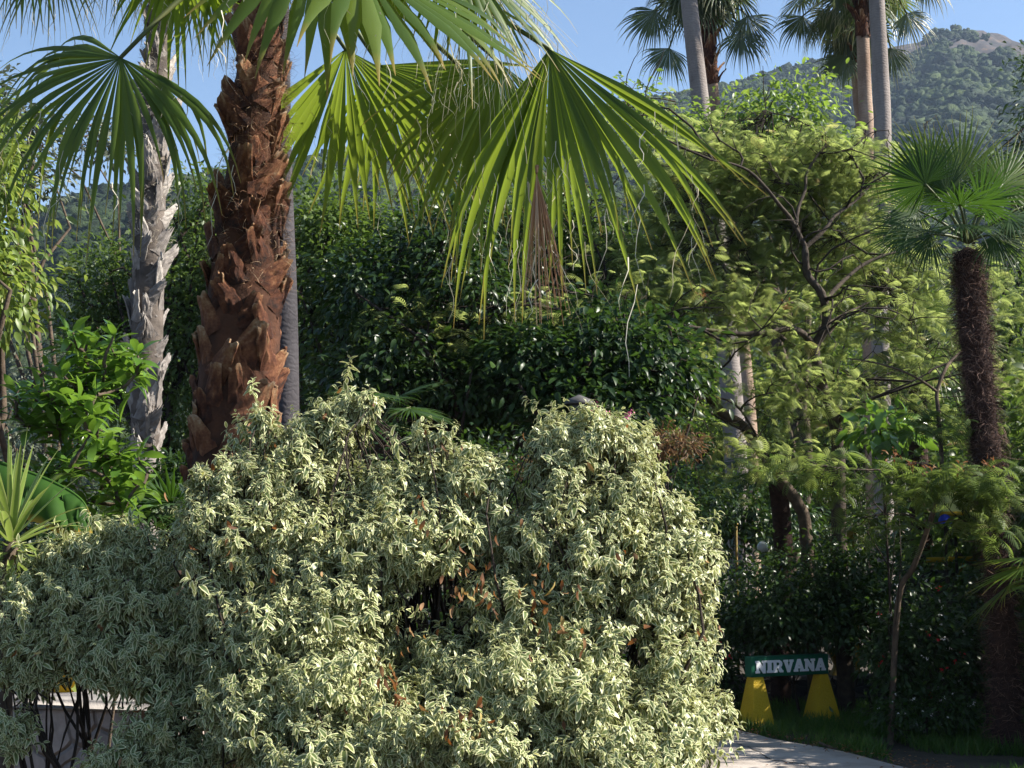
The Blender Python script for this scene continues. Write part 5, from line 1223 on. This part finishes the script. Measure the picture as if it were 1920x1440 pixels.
# ================================================================ SIGN
yaw = math.radians(26)
U = np.array([math.cos(yaw), math.sin(yaw), 0]); Nf = np.array([math.sin(yaw), -math.cos(yaw), 0])
DS = 16.3
fl = P(1408.5, 1272.5, DS); fr_ = P(1559, 1266.7, DS)
L_ = (fr_[0] - fl[0]) / math.cos(yaw) * 1.085
base = (fl + fr_) / 2 - Nf * .06
sz0 = fl[2] + .012
bh = 37.5 * M(DS)
sign = thing('garden_sign', (base[0], base[1], 0), 'green garden sign reading NIRVANA on two yellow pyramid feet', 'sign')
cc = fl + U * L_ / 2 - Nf * .06
g = G(); g.box((cc[0], cc[1], sz0 + bh / 2), (L_, .12, bh), yaw, bev=.006); board = g.build('board', MAT['green'], sign, smooth=False)
def letter_polys():
    A_ = {}
    A_['I'] = (.5, [[(0, 0), (.5, 0), (.5, .17), (.41, .2), (.41, .8), (.5, .83), (.5, 1), (0, 1), (0, .83), (.09, .8), (.09, .2), (0, .17)]])
    A_['N'] = (.98, [[(0, 0), (.38, 0), (.38, .16), (.29, .19), (.29, .50), (.66, -.02), (.88, -.02), (.88, .81), (.97, .84), (.97, 1), (.58, 1), (.58, .84), (.67, .81), (.67, .50), (.31, 1), (0, 1), (0, .84), (.08, .81), (.08, .19), (0, .16)]])
    A_['V'] = (.9, [[(0, 1), (0, .84), (.06, .82), (.34, -.02), (.56, -.02), (.84, .82), (.9, .84), (.9, 1), (.53, 1), (.53, .84), (.60, .82), (.48, .42), (.36, .82), (.42, .84), (.42, 1)]])
    A_['A'] = (.95, [[(0, 0), (.39, 0), (.39, .15), (.34, .17), (.37, .26), (.59, .26), (.62, .17), (.56, .15), (.56, 0), (.95, 0), (.95, .15), (.89, .18), (.61, 1.02), (.35, 1.02), (.06, .18), (0, .15)], [(.42, .42), (.48, .66), (.54, .42)]])
    A_['R'] = (.95, [[(0, 0), (.42, 0), (.42, .16), (.33, .19), (.33, .38), (.42, .38), (.56, .08), (.66, 0), (.94, 0), (.94, .15), (.86, .18), (.72, .43), (.83, .55), (.86, .71), (.79, .89), (.62, 1), (0, 1), (0, .84), (.08, .81), (.08, .19), (0, .16)], [(.33, .56), (.33, .82), (.52, .82), (.59, .77), (.61, .70), (.58, .60), (.5, .56)]])
    return A_
LP = letter_polys(); lh = 22.5 * M(DS); gap = .025
tw_ = sum(LP[c][0] for c in 'NIRVANA') + gap * 6
total = 135 * M(DS) / math.cos(yaw) * 1.075; sx = total / tw_
x0 = L_ * (1416.5 - 1408.5) / 150.5
for ch in 'NIRVANA':
    w_, polys = LP[ch]
    cu = bpy.data.curves.new('letter', 'CURVE'); cu.dimensions = '2D'; cu.fill_mode = 'BOTH'; cu.extrude = .003; cu.bevel_depth = .0012; cu.bevel_resolution = 1
    for poly in polys:
        s_ = cu.splines.new('POLY'); s_.points.add(len(poly) - 1)
        for i_, (a_, b_) in enumerate(poly): s_.points[i_].co = (a_ * sx, b_ * lh, 0, 1)
        s_.use_cyclic_u = True
    tmp = bpy.data.objects.new('letter_tmp', cu); SC.collection.objects.link(tmp)
    dg = bpy.context.evaluated_depsgraph_get(); me = bpy.data.meshes.new_from_object(tmp.evaluated_get(dg))
    bpy.data.objects.remove(tmp); me.materials.clear(); me.materials.append(MAT['white'])
    o = bpy.data.objects.new('letter', me); SC.collection.objects.link(o); o.parent = board
    pos = fl + U * x0 + Nf * .0055; pos = np.array([pos[0], pos[1], sz0 + bh * .19])
    o.matrix_local = Matrix.Translation(Vector([float(q) for q in pos - np.array(sign.location)])) @ Matrix.Rotation(yaw, 4, 'Z') @ Matrix.Rotation(math.pi / 2, 4, 'X')
    x0 += (w_ + gap) * sx
for fx, hw0, hw1 in ((.09, .065, .155), (.935, .058, .165)):
    c = fl + U * L_ * fx - Nf * .06; g = G()
    hgt = sz0 - .002
    v = []
    lv = [( -.03, hw1), (.0, hw1), (hgt, hw0)]
    for z, h in lv:
        for a_, b_ in ((-1, -1), (1, -1), (1, 1), (-1, 1)):
            q_ = c + U * a_ * h - Nf * b_ * h; v.append((q_[0], q_[1], z))
    q = [(i * 4 + j, i * 4 + (j + 1) % 4, (i + 1) * 4 + (j + 1) % 4, (i + 1) * 4 + j) for i in range(2) for j in range(4)] + [(8, 9, 10, 11)]
    g.add(v, q=q); g.build('pyramid_foot', MAT['yellowpaint'], sign, smooth=False)

# ================================================================ BITS OF THE GARDEN BEHIND THE SIGN
c = P(1571, 1268, 18.75); th = thing('yellow_post', c, 'small yellow waisted post on the low dark wall behind the sign', 'post')
g = G(); m = M(18.75)
prof = [(c[2] - .04, .095), (c[2] + .02, .095), (c[2] + 16 * m, .05), (c[2] + 22 * m, .045), (c[2] + 38 * m, .09)]
v = [(c[0] + a_ * h, 18.75 + b_ * h, z) for z, h in prof for a_, b_ in ((-1, -1), (1, -1), (1, 1), (-1, 1))]
g.add(v, q=[(i * 4 + j, i * 4 + (j + 1) % 4, (i + 1) * 4 + (j + 1) % 4, (i + 1) * 4 + j) for i in range(len(prof) - 1) for j in range(4)] + [(16, 17, 18, 19)]); g.build('post_body', MAT['shaded_yellow'], th, smooth=False)
g = G(); g.box((c[0], 18.75, c[2] + 41.5 * m), (.22, .22, .04), 0, bev=.006); g.build('post_cap', MAT['shaded_yellow'], th, smooth=False)
WZ = float(c[2])
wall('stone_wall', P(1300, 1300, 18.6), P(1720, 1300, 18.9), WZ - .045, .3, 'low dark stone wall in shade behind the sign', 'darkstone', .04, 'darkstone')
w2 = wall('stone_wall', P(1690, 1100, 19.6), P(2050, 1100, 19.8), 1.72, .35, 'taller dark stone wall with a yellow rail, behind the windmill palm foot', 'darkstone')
g = G(); a_ = P(1738, 1050, 19.4); b_ = P(1990, 1043, 19.5); g.tube([a_, (a_ + b_) / 2, b_], .035, 8); 
for f in (.25, .75): q_ = a_ + (b_ - a_) * f; g.box((q_[0], q_[1], q_[2] - .09), (.07, .07, .24))
g.build('rail', MAT['yellowplain'], w2)
c = P(1430, 1026, 19.0); th = thing('globe_lamp', (c[0], c[1], 0), 'white globe lamp on a thin post among the dark shrubs', 'lamp')
g = G(); lathe(g, c, [(.0005, -.075)] + [(.075 * math.sin(a_), -.075 * math.cos(a_)) for a_ in np.linspace(.25, math.pi - .01, 12)], 20); g.build('globe', MAT['lampwhite'], th)
g = G(); g.tube([np.array([c[0], c[1], -.05]), np.array([c[0], c[1], 1.0]), c + np.array([0, 0, -.07])], .018, 8); g.build('post', MAT['darkbark'], th)
# pale yellow parasol, blue seat, slanted yellow board, yellow pole
c = P(1790, 960, 19.0); th = thing('garden_parasol', (c[0], c[1], 0), 'pale yellow parasol with orange rim, half hidden by leaves right of the low feathery sprays', 'parasol')
g = G(); R_ = 40 * M(19.0); lathe(g, c, [(R_, 0), (R_ * .93, .10), (R_ * .75, .2), (R_ * .4, .28), (.01, .31)], 16); g.build('canopy', MAT['paleyellow'], th)
g = G(); lathe(g, c, [(R_ * .99, -.05), (R_ * 1.03, -.05), (R_ * 1.02, .0), (R_ * .985, .0)], 16); g.build('rim', MAT['yellowplain'], th)
g = G(); g.tube([np.array([c[0], c[1], -.05]), np.array([c[0], c[1], 1.2]), c + np.array([0, 0, .29])], .02, 8); g.build('pole', MAT['darkbark'], th)
c = P(1772, 973, 18.8); th = thing('toy_hood', (c[0], c[1], 0), 'small bright blue play hood under the pale yellow parasol', 'toy')
g = G(); lathe(g, (c[0], c[1], c[2] - .06), [(.09, 0), (.085, .06), (.05, .11), (.005, .125)], 14); g.build('hood', MAT['blue'], th)
g = G(); g.tube([np.array([c[0], c[1], -.05]), np.array([c[0], c[1], 1.2]), np.array([c[0], c[1], c[2] - .05])], .02, 8); g.build('stand', MAT['darkbark'], th)
th = thing('yellow_slide', (P(1585, 1010, 19.2)[0], 19.2, 0), 'slanting yellow slide board deep in the shade, left of the parasol', 'slide')
a_ = P(1566, 1024, 19.2); b_ = P(1606, 997, 19.2); g = G(); d_ = (b_ - a_); 
for s_ in (0, .25): g.tube([a_ + np.array([0, s_, 0]), b_ + np.array([0, s_, 0])], .02, 6)
g.add([a_ + np.array([0, 0, .09]), a_ + np.array([0, 0, -.09]), b_ + np.array([0, 0, -.09]), b_ + np.array([0, 0, .09]), a_ + np.array([0, .28, .09]), a_ + np.array([0, .28, -.09]), b_ + np.array([0, .28, -.09]), b_ + np.array([0, .28, .09])], q=[(0, 1, 2, 3), (7, 6, 5, 4), (0, 3, 7, 4), (1, 5, 6, 2)]); g.build('chute', MAT['shaded_yellow'], th, smooth=False)
g = G(); g.tube([np.array([b_[0], b_[1] + .14, -.05]), b_ + np.array([0, .14, 0])], .03, 8); g.build('support', MAT['shaded_yellow'], th)
c = P(1380, 1005, 19.5); th = thing('yellow_pole', (c[0], c[1], 0), 'thin yellow pole in the shade left of the globe lamp', 'pole')
g = G(); g.tube([np.array([c[0], c[1], -.05]), np.array([c[0], c[1], 1.2]), P(1380, 985, 19.5)], .019, 8); g.box(P(1380, 983, 19.5) , (.055, .055, .03)); g.build('pole_shaft', MAT['shaded_yellow'], th)
# grey lantern cap over the pink flowers
c = P(1086, 756, 12.6); th = thing('garden_lantern', (c[0], c[1], 0), 'grey capped garden lantern peeping over the variegated shrub, near pink flowers', 'lantern')
g = G(); lathe(g, c, [(.13, -.012), (.135, .0), (.10, .035), (.04, .06), (.01, .075), (.001, .076)], 20); g.build('cap', MAT['greymetal'], th)
g = G(); lathe(g, (c[0], c[1], c[2] - .13), [(.05, 0), (.085, .05), (.095, .115), (.0, .117)], 16); g.build('lantern_body', MAT['greymetal'], th)
g = G(); g.tube([np.array([c[0], c[1], -.05]), np.array([c[0], c[1], 1.0]), c + np.array([0, 0, -.12])], .03, 10); g.build('post', MAT['greymetal'], th)

# ================================================================ HAZE
g = G(); g.box((0, 0, 172), (3000, 3000, 360)); hz = g.build('haze', None or MAT['white'], smooth=False)
m = bpy.data.materials.new('air'); m.use_nodes = True; m.node_tree.nodes.clear()
pv_ = m.node_tree.nodes.new('ShaderNodeVolumePrincipled'); pv_.inputs['Color'].default_value = (.54, .70, .97, 1); pv_.inputs['Density'].default_value = .00014; pv_.inputs['Anisotropy'].default_value = .2
oo = m.node_tree.nodes.new('ShaderNodeOutputMaterial'); m.node_tree.links.new(pv_.outputs[0], oo.inputs['Volume'])
hz.data.materials.clear(); hz.data.materials.append(m); hz['kind'] = 'stuff'
